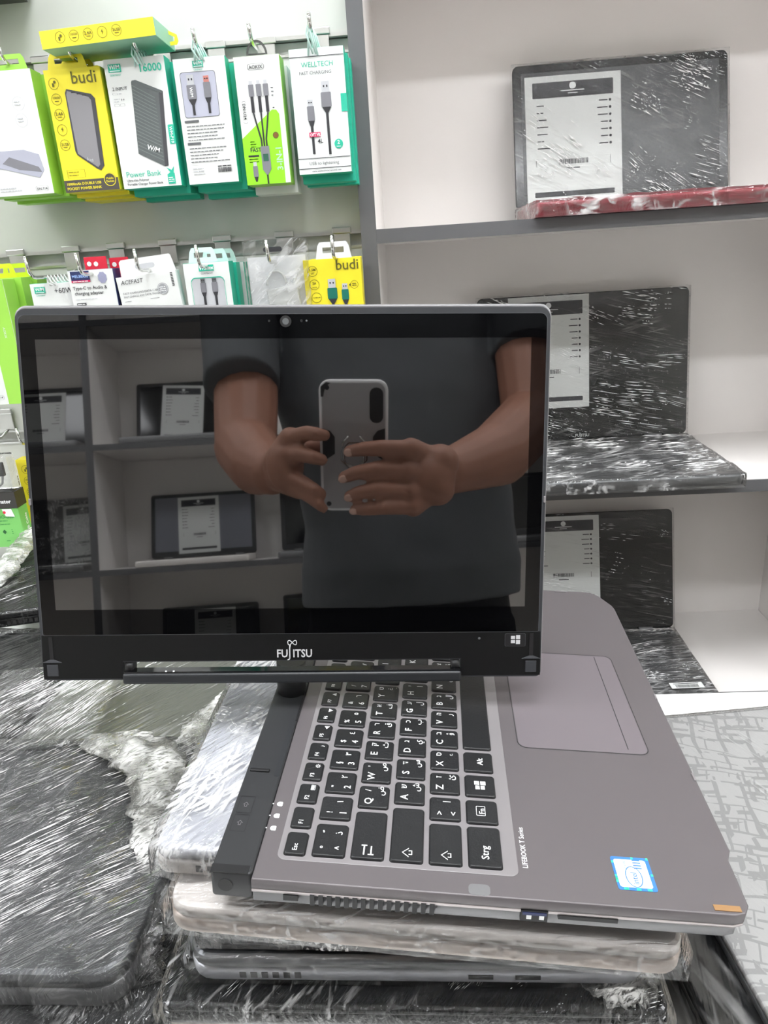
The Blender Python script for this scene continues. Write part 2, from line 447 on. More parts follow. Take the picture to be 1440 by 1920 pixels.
F_fine = film_mat('wrap_fine', ang=.5, scale=45, stretch=12, haze=.45, thr=.56)
F_streak = film_mat('wrap_streaks', ang=.62, scale=32, stretch=22, bump=1.0, haze=.5, thr=.56, gain=.85, clump=16, rough=.1)
F_heavy = film_mat('wrap_heavy', ang=1.1, scale=70, stretch=5, bump=1.0, haze=.9, thr=.5, gain=1.5, clump=22)
F_shelf = film_mat('wrap_shelf', ang=-.25, scale=26, stretch=16, bump=.7, haze=.35, thr=.56, gain=.6, clump=12, rough=.08)
F_clear = film_mat('wrap_clear', ang=.2, scale=30, stretch=10, bump=.35, haze=.2, thr=.58)
M_silver = mat('silver_lid', (204, 206, 213), .38, metal=.2)
M_silver2 = mat('pale_silver_lid', (222, 217, 213), .4, metal=.1)
M_champ = mat('champagne_side', (206, 192, 182), .4, metal=.3)
M_dgrey = mat('dark_grey_lid', (104, 106, 108), .35, metal=.5)
M_green_grey = mat('olive_grey_lid', (120, 122, 112), .45, metal=.2)
M_mid = mat('mid_grey', (128, 128, 130), .4, metal=.4)
M_beige = mat('beige_lid', (190, 182, 168), .5)
M_blk = mat('black_lid', (16, 17, 20), .18)

# ------------------------------------------------------------------ the convertible laptop
def cam_to_world(x, y, z, o):
    m = Matrix((CAMROT @ Vector(x), CAMROT @ Vector(y), CAMROT @ Vector(z))).transposed().to_4x4()
    m.translation = CAMP + CAMROT @ Vector(o); return m
# x along the keyboard, y to the hinge, z up; origin on the keyboard deck
MB_ = cam_to_world((0.07107998, -0.35106317, 0.93364998), (-0.99725902, -0.04429046, 0.05926889), (0.02054467, -0.9353037, -0.35324907),
                   (-0.02636079, 0.16326559, 0.36084552))
# x right, y up the lid, z towards the viewer; origin at the middle of the lower edge
ML_ = cam_to_world((0.99992916, -0.0067544, 0.00980108), (-0.00517192, -0.98816032, -0.15333768), (0.01072074, 0.15327612, -0.98812524),
                   (-0.05801799, 0.10583743, 0.45889003))
BT = .0125     # base thickness
M_deck = mat('taupe_deck', (104, 99, 101), .42, metal=.3, mottle=.05, bscale=30)
M_kbp = mat('keyboard_frame_grey', (140, 136, 138), .4, metal=.3)
M_key = mat('key_black', (20, 21, 23), .42, bump=.15, bscale=900)
M_leg = mat('key_print', (238, 240, 240), .6)
M_strip = mat('hinge_strip_grey', (40, 41, 43), .5, mottle=.1, bscale=60)
M_pad = mat('touchpad_grey', (122, 115, 120), .38, metal=.3)
M_brightedge = mat('bright_chamfer', (206, 198, 198), .3, metal=.5)
M_dark = mat('port_black', (18, 18, 20), .5)
M_blue = mat('sticker_blue', (60, 120, 190), .3)
M_pale = mat('sticker_pale', (225, 238, 248), .3)
M_mint = mat('sticker_mint', (60, 225, 165), .3)
M_orange = mat('label_orange', (150, 114, 74), .5)

lap = thing('convertible_laptop', MB_, 'grey convertible laptop with its glossy black screen swivelled sideways, open on top of the stack', 'laptop')
fo = [(-.028, .034), (-.028, -.187), (-.0265, -.192), (-.022, -.1950), (.004, -.1956), (.010, -.1985), (.205, -.1985), (.262, -.1985), (.268, -.1975), (.284, -.190), (.2905, -.184), (.291, -.178), (.291, .034)]
fo = fo[::-1]
b = B(M_deck); b.prism(fo, -BT * .5, 0, None, .0007)
b.build('deck', lap)
b = B(M_brightedge); b.prism([(x * .9995, y * .9995) for x, y in fo], -BT * .62, -BT * .5, None, 0); b.build('edge_trim', lap)
b = B(M_mid); b.prism([(x + (.002 if x < .1 else -.002), y + (.002 if y < -.1 else 0)) for x, y in fo], -BT - .0035, -BT * .62, None, .001)
for i in range(15):
    y = .0052 - i * .0562 / 14
    b.box(-.0283, -.0245, y - .0011, y + .0011, -BT - .001, -BT * .56 + .0, M_dark)
b.box(-.0283, -.025, .012, .019, -BT + .0010, -BT * .66, M_dark)
tag(b.build('underside_shell', lap), 'grey lower shell with a row of vent slots')
b = B(M_dark); b.box(-.0285, -.018, -.1042, -.0918, -BT, -.0062); b.box(-.0288, -.019, -.1035, -.0925, -.0085, -.0070, M_navy)
b.box(-.0289, -.02, -.1025, -.1003, -.0108, -.0086, M_leg); b.box(-.0289, -.02, -.0967, -.0945, -.0108, -.0086, M_leg); b.build('usb_port', lap)
b = B(M_dark); b.box(-.0284, -.02, -.136, -.109, -.0100, -.0078); b.build('card_slot', lap)
b = B(M_mid); b.prism(rr(.006, .010, .002, -.0245, -.0725), -.0002, .00015, None); b.build('latch_recess', lap)
# keyboard frame
b = B(M_kbp); b.prism(rr(.2965, .1165, .004, .1325, -.0335), -.0004, .00035, None, .0002, bot=False); b.build('keyboard_frame', lap)

def key(x0, x1, y0, y1, leg, lname=None):
    b = B(M_key)
    r = .0016; cx, cy = (x0 + x1) / 2, (y0 + y1) / 2; w_, d_ = x1 - x0, y1 - y0
    bm = bmesh.new()
    lo = [bm.verts.new((x, y, .0003)) for x, y in rr(w_ + .0007, d_ + .0007, r, cx, cy)]
    mi = [bm.verts.new((x, y, .0013)) for x, y in rr(w_, d_, r, cx, cy)]
    hi = [bm.verts.new((x, y, .0017)) for x, y in rr(w_ - .0009, d_ - .0009, r, cx, cy)]
    for A, C in ((lo, mi), (mi, hi)):
        for i in range(len(A)): f = bm.faces.new((A[i], A[(i + 1) % len(A)], C[(i + 1) % len(A)], C[i])); f.smooth = True
    bm.faces.new(hi); b.merge(bm)
    k = b.build('key', lap)
    if leg:
        q = B(M_leg)
        for (s, fx, fy, sz, bold) in leg:
            if s == 'WIN':
                win_logo(q, cx, cy, .0062, .00178, M_leg)
            elif s in ('UP', 'TABS'):
                if s == 'UP':
                    X, Y, h = x0 + .0052, cy - .001, .0034
                    P = [(X, Y + h), (X - h * .85, Y), (X - h * .4, Y), (X - h * .4, Y - h * .5), (X + h * .4, Y - h * .5), (X + h * .4, Y), (X + h * .85, Y)]
                    q.ring(0, 0, 0, .0006, .00178, M_leg, pts=P[::-1])
                else:
                    for yy, dd in ((cy - .002, 1), (cy + .0015, -1)):
                        q.rect(x0 + .002, x0 + .0075, yy, yy + .0007, .00178, M_leg)
                        q.rect(x0 + (.0075 if dd < 0 else .002), x0 + (.0081 if dd < 0 else .0026), yy - .001, yy + .0018, .00178, M_leg)
            elif s == 'BOX':
                q.ring(0, 0, 0, .0004, .00178, M_leg, pts=rr(.0068, .0048, .0005, cx + .0002, cy + .0006))
            else:
                q.text(s, x0 + fx, y0 + fy, sz, .00178, M_leg, bold=bold, align='CENTER')
        q.build('legend', k)
    return k
def win_logo(q, x, y, s, z, m):
    g = s * .05
    for sx in (-1, 1):
        for sy in (-1, 1):
            xa, xb = sorted((x + sx * g, x + sx * s * .5)); ya, yb = sorted((y + sy * g, y + sy * s * .5 * (.82 if sx < 0 else 1)))
            q.rect(xa, xb, ya, yb, z, m)
W_, H_ = .0157, .0158
def std(cx, cy, leg, w=W_, h=H_): return key(cx - w / 2, cx + w / 2, cy - h / 2, cy + h / 2, leg)
def letter(s, ar, he): return [(s, .0043, .0088, .0058, .012), (ar, .0122, .0030, .0052, .01), (he, .0122, .0098, .0046, .01)]
# function row
for i, (s, ic) in enumerate((('Esc', ''), ('F1', ''), ('F2', '⌨'), ('F3', '☼'), ('F4', '♪'), ('F5', '◄'), ('F6', '▼'), ('F7', '▲'), ('F8', '▭'), ('F9', ''), ('F10', ''), ('F11', ''), ('F12', ''), ('Pause', ''), ('Prt', ''), ('Ins', ''), ('Del', ''))):
    cx = -.0062 + i * .01722
    if cx > .274: break
    key(cx - .0069, cx + .0069, .0165 - .0051, .0165 + .0051, [(s, .0042 if len(s) > 2 else .0035, .0042, .0033, .01)] + ([(ic, .0108, .0018, .0034, .01)] if ic else []))
# number row
key(-.0127, .0074, -.0079, .0079, [('°', .0048, .0088, .005, .01), ('^', .0048, .0018, .005, .01), ('ّ', .014, .0085, .005, .01), ('ذ', .0142, .0025, .005, .01)])
for i, (a, c, d) in enumerate((('!', '1', '١'), ('"', '2', '٢'), ('§', '3', '٣'), ('$', '4', '٤'), ('%', '5', '٥'), ('&', '6', '٦'), ('/', '7', '٧'), ('(', '8', '٨'), (')', '9', '٩'), ('=', '0', '٠'), ('?', 'ß', ''), ('`', '´', ''))):
    std(.019 * (i + 1), 0, [(a, .0042, .0095, .0044, .01), (c, .0042, .0022, .0052, .01)] + ([(d, .012, .0048, .0046, .01)] if d else []))
key(.2385, .2755, -.0079, .0079, None)
key(-.0127, .0176, -.0190 - .0079, -.0190 + .0079, [('TABS', 0, 0, 0, 0)])
for i, (a, c, d) in enumerate((('Q', 'ض', '/'), ('W', 'ص', "'"), ('E', 'ث', 'ק'), ('R', 'ق', 'ר'), ('T', 'ف', 'א'), ('Y', 'غ', 'ט'), ('U', 'ع', 'ו'), ('I', 'ه', 'ן'), ('O', 'خ', 'ם'), ('P', 'ح', 'פ'), ('Ü', 'ج', ''), ('+', 'د', ''))):
    std(.0287 + .019 * i, -.019, letter(a, c, d)) if d else std(.0287 + .019 * i, -.019, [(a, .0045, .0088, .0058, .012)])
key(.2565, .2755, -.0458, -.0111, None)
key(-.0127, .0220, -.0380 - .0079, -.0380 + .0079, [('UP', 0, 0, 0, 0)])
for i, (a, c, d) in enumerate((('A', 'ش', 'ש'), ('S', 'س', 'ד'), ('D', 'ي', 'ג'), ('F', 'ب', 'כ'), ('G', 'ل', 'ע'), ('H', 'ا', 'י'), ('J', 'ت', 'ח'), ('K', 'ن', 'ל'), ('L', 'م', 'ך'), ('Ö', 'ك', ''), ('Ä', 'ط', ''))):
    std(.0334 + .019 * i, -.038, letter(a, c, d)) if d else std(.0334 + .019 * i, -.038, [(a, .0045, .0088, .0058, .012)])
key(-.0127, .0127, -.0570 - .0079, -.0570 + .0079, [('UP', 0, 0, 0, 0)])
std(.0237, -.057, [('>', .0042, .0092, .005, .01), ('<', .0042, .002, .005, .01), ('|', .0125, .006, .0045, .01)])
for i, (a, c, d) in enumerate((('Z', 'ئ', 'ז'), ('X', 'ء', 'ס'), ('C', 'ؤ', 'ב'), ('V', 'ر', 'ה'), ('B', 'لا', 'נ'), ('N', 'ى', 'מ'), ('M', 'ة', 'צ'))):
    std(.0427 + .019 * i, -.057, letter(a, c, d))
for i, (a, c) in enumerate(((';', ','), (':', '.'), ('_', '-'))): std(.0427 + .019 * (7 + i), -.057, [(a, .0042, .0092, .005, .01), (c, .0042, .003, .005, .01)])
key(.2240, .2755, -.0649, -.0491, [('UP', 0, 0, 0, 0)])
key(-.0127, .0125, -.0842, -.0682, [('Strg', .0086, .0062, .0052, .01)])
key(.0152, .0312, -.0842, -.0682, [('Fn', .0080, .0066, .0042, .008), ('BOX', 0, 0, 0, 0)])
key(.0345, .0505, -.0842, -.0682, [('WIN', 0, 0, 0, 0)])
key(.0538, .0698, -.0842, -.0682, [('Alt', .0080, .0055, .0046, .012)])
key(.0733, .1700, -.0842, -.0682, None)
for i in range(5): key(.1733 + i * .0208, .1733 + i * .0208 + .0175, -.0842, -.0682, None)
# touchpad, prints, stickers
b = B(M_pad); b.prism(rr(.107, .076, .005, .133, -.1395), -.0004, .0002, None); b.box(.083, .185, -.1665, -.1660, .0002, .00026, M_strip); b.build('touchpad', lap)
b = B(M_dark); b.ring(0, 0, 0, .0006, .0001, M_strip, pts=rr(.1086, .0776, .0055, .133, -.1395)); b.build('touchpad_gap', lap)
b = B(M_leg)
b.text('LIFEBOOK T Series', -.0103, -.0965, .0036, .0002, M_leg, bold=.01, sx=.88)
b.build('printed_name', lap)
b = B(M_leg)
for i, s in enumerate('A19'):
    x = .0034 + .0084 * i
    b.prism(rr(.0030, .0030, (.0014, .0014, .0005, .0005), x, .0303), .0001, .00022); b.text(s, x, .0293, .0022, .0003, M_mid, 'CENTER')
    b.disc(x, .0338, .0004, .0002, M_leg)
tag(b.build('indicator_icon', lap), 'three white lock shaped status icons')
b = B(M_blue); b.prism(rr(.0195, .0182, .0012, -.0088, -.1465), .0, .00018)
b.prism(rr(.0163, .0152, .0012, -.0088, -.1462), .0001, .00026, M_pale)
b.ring(-.0118, -.1470, .0052, .0005, .0003, M_blue, pts=[(-.0108 + .0062 * math.cos(a * .3), -.1463 + .0040 * math.sin(a * .3)) for a in range(20)])
b.text('intel', -.0152, -.1478, .0040, .00032, M_blue, bold=.01); b.text('inside', -.0065, -.1440, .0022, .00032, M_blue)
for i in range(4): b.rect(-.006 + i * .0016, -.0053 + i * .0016, -.1512, -.1475, .00032, M_blue)
random.seed(4)
for i in range(15):
    a = random.choice('xy'); u = random.uniform(-1, 1)
    px_, py_ = (-.0088 + u * .0092, -.1465 + random.choice((-1, 1)) * .0086) if a == 'x' else (-.0088 + random.choice((-1, 1)) * .0091, -.1465 + u * .0086)
    b.rect(px_ - .0006, px_ + .0006, py_ - .0005, py_ + .0005, .00031, M_mint)
tag(b.build('processor_sticker', lap), 'shiny white sticker with blue and mint frame')
b = B(M_orange); b.box(-.0262, -.0232, -.1905, -.1785, 0, .0004); tag(b.build('rubber_bump', lap), 'small orange strip')
for (x, y, dx, dy) in ((.062, -.1975, .006, .0012), (.139, -.1975, .006, .0012), (.2885, -.158, .0012, .010)):
    b = B(M_kbp); b.box(x - dx / 2, x + dx / 2, y - dy / 2, y + dy / 2, -.0002, .0009, None, .0003); b.build('rubber_bump', lap)
# hinge strip behind the deck
b = B(M_strip); b.prism(rr(.3165, .0200, .002, .1322, .0441), -BT - .002, .0008, None, .001)
b.cyl((-.0265, .047, -.007), (-.024, .047, -.007), .0036, m=M_dark); b.box(-.0262, -.0215, .036, .054, .0006, .0010, M_dark)
for (xa, xb) in ((-.001, .0105), (.0115, .0235)):
    b.ring(0, 0, 0, .00035, .00092, M_dark, pts=rr(xb - xa, .0078, .0006, (xa + xb) / 2, .0478))
    q = (xa + xb) / 2
    b.ring(0, 0, 0, .0003, .00093, M_kbp, pts=[(q + .0017, .0478), (q, .0493), (q, .0485), (q - .0015, .0485), (q - .0015, .0471), (q, .0471), (q, .0463)])
b.box(.0425, .0448, .041, .052, .0004, .0018, M_dark, .0004); b.box(.09, .165, .0344, .0350, .0004, .0011, M_dark)
hs = b.build('hinge_strip', lap)
M_bez0 = mat('strip_groove', (36, 38, 41), .5)
b = B(M_bez0); b.prism(rr(.05, .003, .001, .065, .0365), .0006, .0010); b.build('strip_groove', lap)
# swivel post from the strip up to the hinge bar
REL = MB_.inverted() @ ML_
pc = REL @ Vector((0, .004, -.002))
b = B(M_strip); b.cyl((pc.x + .010, .0435, .0006), (pc.x + .010, .0435, pc.z + .002), .0095, .0095, seg=40); b.build('swivel_post', lap)
# lid
lid = thing('lid', ML_, None, None); lid.name = 'screen_lid'
for k_ in ('label', 'category'):
    if k_ in lid.keys(): del lid[k_]
lid.parent = lap; lid.matrix_local = REL
M_shell = mat('lid_shell_silver', (132, 131, 133), .35, metal=.5)
M_bez = mat('matte_bezel', (50, 52, 56), .5)
M_chin = mat('matte_chin', (9, 9, 10), .5, spec=.3)
M_glass = mat('bezel_glass', (4, 4, 5), .015, ior=1.5)
M_disp = mat('display_panel', (5, 5, 6), .02, ior=2.75)
def notched(w, h, r, nw, nh, cut=True):
    pts = rr(w, h, (r, r, .003, .003), 0, h / 2)
    n = len(pts) // 4
    pts = pts[:3 * n] + ([(-nw, 0), (-nw, nh), (nw, nh), (nw, 0)] if cut else []) + pts[3 * n:]
    return pts
LW, LH = .3175, .2308
b = B(M_shell); b.prism(notched(LW, LH, .007, .107, .0128), -.0075, -.0008, None, .0012); b.build('lid_shell', lid)
b = B(M_bez); b.prism(notched(LW - .002, LH - .002, .0065, .107, .0118), -.0008, .0004, None); b.build('bezel', lid)
b = B(M_chin); b.prism([(-.1575, .001), (-.107, .001), (-.107, .0125), (.107, .0125), (.107, .001), (.1575, .001), (.1570, .0298), (-.1570, .0298)], .0003, .0007, None); b.build('lower_bezel', lid)
b = B(M_glass); b.prism(rr(.3115, .1950, (.004, .004, .001, .001), 0, .0300 + .0975), .0004, .0010, None, .0001, bot=False); b.build('bezel_glass', lid)
b = B(M_disp); b.prism(rr(.2932, .1648, .0002, 0, .0463 + .0824), .0009, .00104, None); tag(b.build('display', lid), 'switched off mirror like display')
M_rubber = mat('glass_gasket', (70, 72, 76), .5)
b = B(M_rubber); b.ring(0, 0, 0, .0005, .0011, M_rubber, pts=rr(.3120, .1956, (.004, .004, .001, .001), 0, .0300 + .0975)); b.build('gasket', lid)
# camera, sensors, logo, button
b = B(M_dark); b.disc(.0012, .2209, .0034, .00112, M_dark); b.disc(.0012, .2209, .0019, .0012, M_grey); b.build('webcam', lid)
b = B(M_grey); b.disc(.0105, .2212, .0008, .00112, M_dark); b.disc(.0135, .2212, .0006, .00112, M_grey); b.disc(-.0085, .2212, .0007, .00112, M_dark); b.build('light_sensor', lid)
M_logo = mat('logo_silver', (205, 205, 207), .4)
b = B(M_logo)
b.text('FU', -.0026, .0143, .0072, .00085, M_logo, 'RIGHT', bold=.02, sx=.86); b.text('ITSU', .0003, .0143, .0072, .00085, M_logo, 'LEFT', bold=.02, sx=.86)
inf = [(.0002 + .0028 * math.sin(2 * math.pi * i / 24), .0238 + .0015 * math.sin(4 * math.pi * i / 24), .0009) for i in range(24)]
b.tube(inf, .00028, M_logo, 6, True)
b.tube([(-.0012, .0225, .0009), (-.0015, .0200, .0009), (-.0015, .0135, .0009), (-.0021, .0126, .0009), (-.0030, .0124, .0009)], .00038, M_logo, 6)
b.build('logo', lid)
b = B(M_dark); b.prism(rr(.0128, .0082, .001, .1411, .0245), .0006, .0011, None, .0002); b.ring(0, 0, 0, .00025, .0012, M_rubber, pts=rr(.0132, .0086, .001, .1411, .0245))
win_logo(b, .1413, .0247, .0058, .0013, M_logo); b.build('start_button', lid)
b = B(M_grey); b.disc(.1184, .0256, .0008, .0008, M_grey); b.build('status_light', lid)
for s in (-1, 1):
    b = B(M_dark); b.box(s * .1515 - .0012, s * .1515 + .0012, .0140, .0285, .0006, .0010)
    b.prism([(s * .1515 - .006, .0120), (s * .1515 + .006, .0120), (s * .1515 + .001, .0140), (s * .1515 - .001, .0140)], .0006, .0011, M_rubber)
    b.box(s * .1515 - .0035, s * .1515 + .0035, .003, .0105, .0006, .0010, M_bez, .0003); b.build('bezel_latch', lid)
for x, y in ((-.1572, .1145), (.1572, .1140)):
    b = B(M_kbp); b.box(x - .0008, x + .0008, y - .002, y + .002, .0004, .0016, None, .0004); b.build('rubber_bump', lid)
# hinge bar in the notch, standing in front
M_bar = mat('hinge_bar_black', (34, 36, 39), .42)
b = B(M_bar); b.box(-.1062, .1068, -.0012, .0058, -.005, .006, None, .0016, seg=3); b.box(-.1058, .1064, .0050, .0066, -.004, .0046, M_gloss, .0005); b.build('hinge_bar', lid)
b = B(M_leg)
for sx in (-1, 1): b.box(-.0765 + sx * .0024 - .0005, -.0765 + sx * .0024 + .0005, .0068, .0074, .0044, .0052)
b.build('hinge_mark', lid)
for s in (-1, 1):
    b = B(M_dark); b.cyl((s * .1035 - .0025, .008, -.003), (s * .1035 + .0025, .008, -.003), .0042); b.build('hinge_knuckle', lid)

# ------------------------------------------------------------------ the stack under it
def local(m, x, y, z): return m @ Matrix.Translation((x, y, z))
hB = .0165
# silver laptop sticking out on the left, straight under the convertible
def stack_frame(x, y, z, yaw=0.0): return MB_ @ T(x, y, z) @ RZ(yaw)
# x runs away from the viewer in the base frame; a closed laptop frame has x to the right
SWAP = Matrix(((0, 1, 0, 0), (-1, 0, 0, 0), (0, 0, 1, 0), (0, 0, 0, 1)))   # x -> -y(front edge side), y -> x
def under(x_near, y_left, ztop, W, D, T_, yaw=0):
    # near left corner of the underside; W runs to the right of the picture, D away
    return MB_ @ T(x_near, y_left, ztop - T_) @ RZ(-math.pi / 2 + yaw)
F_silver = film_mat('wrap_on_silver', ang=.9, scale=60, stretch=7, bump=.7, haze=1.0, thr=.47, gain=1.2, clump=30)
F_side = film_mat('wrap_side', ang=.1, scale=50, stretch=9, bump=.6, haze=.5, thr=.55)
closed_laptop('laptop', 'silver wrapped laptop sticking out left directly under the convertible laptop', under(.0015, .0945, -.0165, .19, .31, .0175), .19, .31, .0175,
              M_silver, M_silver2, F_silver, 'wrapped laptops in the middle stack', r=.008, film=dict(seed=3, amp=.0007, lump=.01, crease_glints=1300, ang=-.6, cspread=.5, clen=(.002, .014), cthr=.02, cw=(.00025, .0007)))
o2 = closed_laptop('laptop', 'pale silver laptop with a champagne rim, second below the convertible laptop', under(-.0165, .0830, -.0350, .2585, .33, .0175, -.012), .2585, .33, .0175,
              M_silver2, M_champ, F_side, 'wrapped laptops in the middle stack', r=.012, ports=False, film=dict(seed=9, amp=.0003, ang=1.0, crease_glints=60, clen=(.004, .04)))
# lower, level laptops
def level(px, py, Y, px2, py2, W, D, T_, grow=0):
    a = on_y(px, py, Y); c = on_y(px2, py2, Y); x = (c - a); m_ = frame(a, x, Vector((-x.y, x.x, 0)))
    return m_ @ T(0, 0, -T_), x.length
m_, L_ = level(350, 1760, .333, 1215, 1772, 0, 0, .012)
closed_laptop('laptop', 'thin dark wrapped laptop wedged third from the top of the middle stack', m_ @ T(.004, .006, 0), L_ - .02, .31, .013,
              M_mid, M_dgrey, F_heavy, 'wrapped laptops in the middle stack', r=.01, film=dict(seed=12, amp=.0008))
m_, L_ = level(344, 1798, .349, 1221, 1806, 0, 0, .016)
closed_laptop('laptop', 'slim grey laptop with a silver rim, fourth in the middle stack', m_, L_, .31, .0165,
              M_dgrey, M_silver, F_clear, 'wrapped laptops in the middle stack', r=.014, film=dict(seed=15, amp=.0003, ang=1.9, crease_glints=50, clen=(.004, .03)))
m_, L_ = level(292, 1888, .3695, 1262, 1903, 0, 0, .013)
closed_laptop('laptop', 'glossy black wrapped laptop low in the middle stack under the grey ones', m_, L_, .345, .013,
              M_blk, M_blk, film_mat('wrap_black', ang=1.0, scale=55, stretch=6, bump=.8, haze=.4, thr=.56, gain=.7, clump=34, rough=.09), 'wrapped laptops in the middle stack', r=.008, film=dict(seed=21, amp=.0007, lump=.012, ang=.9, crease_glints=1100, clen=(.003, .025), cspread=.35, cthr=-.1), ports=False)
m_, L_ = level(292, 1903, .3845, 1262, 1917, 0, 0, .02)
closed_laptop('laptop', 'beige wrapped laptop at the lower picture edge, under the glossy black one', m_ @ T(.002, .004, -.001), L_, .34, .0195,
              M_beige, M_beige, F_fine, 'wrapped laptops in the middle stack', r=.008, film=dict(seed=22))
m_, L_ = level(292, 1903, .405, 1262, 1917, 0, 0, .0195)
closed_laptop('laptop', 'dark laptop lowest of the middle stack, under the beige one', m_ @ T(.0, .006, -.001), L_ - .01, .33, .0185,
              M_dgrey, M_blk, None, 'wrapped laptops in the middle stack', r=.008)

# ------------------------------------------------------------------ the left pile
G_L = 'wrapped laptops in the left pile'
a = on_y(225, 1832, .362)
m_ = frame(a, Vector((1, -.015, 0)), Vector((0, 1, 0)))
closed_laptop('laptop', 'large dark grey laptop under streaky wrap, top of the left pile', m_ @ T(-.345, .0, -.024), .345, .205, .024,
              mat('grey_lid_a', (74, 76, 79), .3, metal=.3), M_mid, F_streak, G_L, r=.018, film=dict(seed=31, ang=.85, amp=.0009, lump=.012, crease_glints=1700, clen=(.012, .07), cw=(.0003, .0008), cspread=.07, cthr=-.1), ports=False)
tA = [o_ for o_ in bpy.data.objects if o_.get('label', '').startswith('large dark grey laptop under streaky')][0]
a0 = on_y(-90, 1405, .3575); a1 = on_y(178, 1380, .3575); a2 = on_y(-90, 1280, .351); mf = frame(a0, a1 - a0, a2 - a0)
film_on(tA, 0, (a1 - a0).length, -.006, (a2 - a0).length, -.0015, 0, F_streak, tA.matrix_world.inverted() @ mf, 'stretch wrap pulled back over the gap', off=.0006, amp=.0009, ang=.75, seed=37, crease_glints=700, clen=(.015, .07), cw=(.00025, .0006), cspread=.08, cthr=-.2)
a = on_y(283, 1922, .3875); c = on_y(343, 1735, .3875)
dy = (c - a).normalized(); mc = frame(a, Vector((dy.y, -dy.x, 0)), dy)
closed_laptop('laptop', 'black laptop with crumpled white wrap at the bottom left corner, under the dark grey one', mc @ T(-.36, -.02, -.018), .36, .235, .018,
              M_blk, M_dgrey, F_heavy, G_L, r=.01, film=dict(seed=33, amp=.0008, lump=.02, ang=1.0, crease_glints=700, clen=(.004, .03)))
closed_laptop('laptop', 'dark laptop lowest in the front of the left pile', mc @ T(-.355, -.015, -.0365), .35, .225, .0175, M_dgrey, M_blk, None, G_L, r=.01)
F_olive = film_mat('wrap_olive', ang=.85, scale=22, stretch=20, bump=.5, haze=.45, thr=.53, clump=12, ang2=.95)
YO = .3860
F_dim = film_mat('wrap_dim', ang=.8, scale=20, stretch=12, bump=.5, haze=.22, thr=.56, gain=.9, clump=14, ang2=1.0)
m_ = frame(V(-.375, YO + .0385, .4815), Vector((1, 0, 0)), Vector((0, 1, 0)))
closed_laptop('laptop', 'dark laptop lowest of all, under the olive grey one', m_, .235, .24, .0185, M_dgrey, M_blk, None, G_L, r=.014)
closed_laptop('laptop', 'olive grey laptop under long streaks of wrap, behind the dark grey one', m_ @ T(0, 0, .0195), .235, .24, .019,
              M_green_grey, M_mid, F_olive, G_L, r=.014, film=dict(seed=41, ang=.85, amp=.0005, crease_glints=260, clen=(.02, .09), cw=(.0003, .0007)))
m_ = frame(V(-.725, YO + .0385, .4815), Vector((1, 0, 0)), Vector((0, 1, 0)))
closed_laptop('laptop', 'black wrapped laptop at the left edge, left of the olive grey one', m_ @ T(0, 0, .019), .335, .235, .024,
              M_blk, M_blk, F_dim, G_L, r=.014, film=dict(seed=43, ang=.75, amp=.0009, lump=.01, crease_glints=110, clen=(.02, .09), cw=(.0003, .001)))
closed_laptop('laptop', 'grey laptop lowest at the left edge', m_, .335, .235, .0185, M_dgrey, M_blk, None, G_L, r=.014)
a = on_y(2, 1080, .362); c = on_y(62, 1003, .362); dy = (c - a).normalized(); xx = Vector((dy.y, -dy.x, 0))
m_ = frame(a - dy * .12, xx, dy)
closed_laptop('laptop', 'black laptop with a white rim of folded wrap, far left behind the big screen', m_ @ T(0, 0, -.0185), .33, .285, .0185,
              M_blk, M_blk, F_dim, G_L, r=.014, film=dict(seed=44, ang=.9, amp=.0009, lump=.01, crease_glints=90, clen=(.02, .09), cw=(.0003, .001)))
m_ = frame(V(-.47, YO + .0385, .728), Vector((1, 0, 0)), Vector((0, 1, 0)))
closed_laptop('laptop', 'wide dark laptop lying flat at the back of the counter, left side', m_, .35, .255, .037, M_dgrey, M_blk, None, G_L, r=.014)
# rope of gathered wrap lying over the left pile
def rope(name, label, pts, r, fm, seed, parent=None):
    random.seed(seed); P = []
    n = 90
    for i in range(n + 1):
        tt = i / n * (len(pts) - 1); k = min(int(tt), len(pts) - 2); f = tt - k
        P.append(pts[k].lerp(pts[k + 1], f * f * (3 - 2 * f)))
    b = bmesh.new(); rings = []; sg = 22
    for i, p in enumerate(P):
        tn = (P[min(i + 1, n)] - P[max(i - 1, 0)]).normalized(); u = tn.cross(Vector((0, 0, 1))).normalized(); v = u.cross(tn)
        rr_ = r * (1.0 - .75 * abs(2 * i / n - 1) ** 3)
        ring = []
        for k in range(sg):
            a_ = 2 * math.pi * k / sg
            h = 1 + .55 * noise.noise(Vector((i * .16, a_ * 1.2 + seed, 0))) + .22 * noise.noise(Vector((i * .7, math.cos(a_) * 4, math.sin(a_) * 4 + seed)))
            ring.append(b.verts.new(p + (u * math.cos(a_) * 1.5 + v * math.sin(a_) * .55) * rr_ * h))
        rings.append(ring)
    for i in range(n):
        for k in range(sg): f = b.faces.new((rings[i][k], rings[i][(k + 1) % sg], rings[i + 1][(k + 1) % sg], rings[i + 1][k])); f.smooth = True
    b.faces.new(rings[0][::-1]); b.faces.new(rings[-1])
    q = B(fm); q.merge(b); o = q.build(name); return tag(o, label, 'plastic wrap', 'bunched stretch wrap')
F_rope = film_mat('wrap_bunched', ang=.3, scale=120, stretch=4, bump=1.0, haze=1.0, thr=.42, gain=1.5, clump=45, tint=(1.08, 1.08, 1.05))
rope('bunched_wrap', 'whitish bunched wrap curling over the right corner of the dark grey laptop',
     [on_y(160, 1390, .357), on_y(250, 1400, .352), on_y(300, 1450, .351), on_y(298, 1530, .356), on_y(290, 1640, .364)], .0135, F_rope, 3)
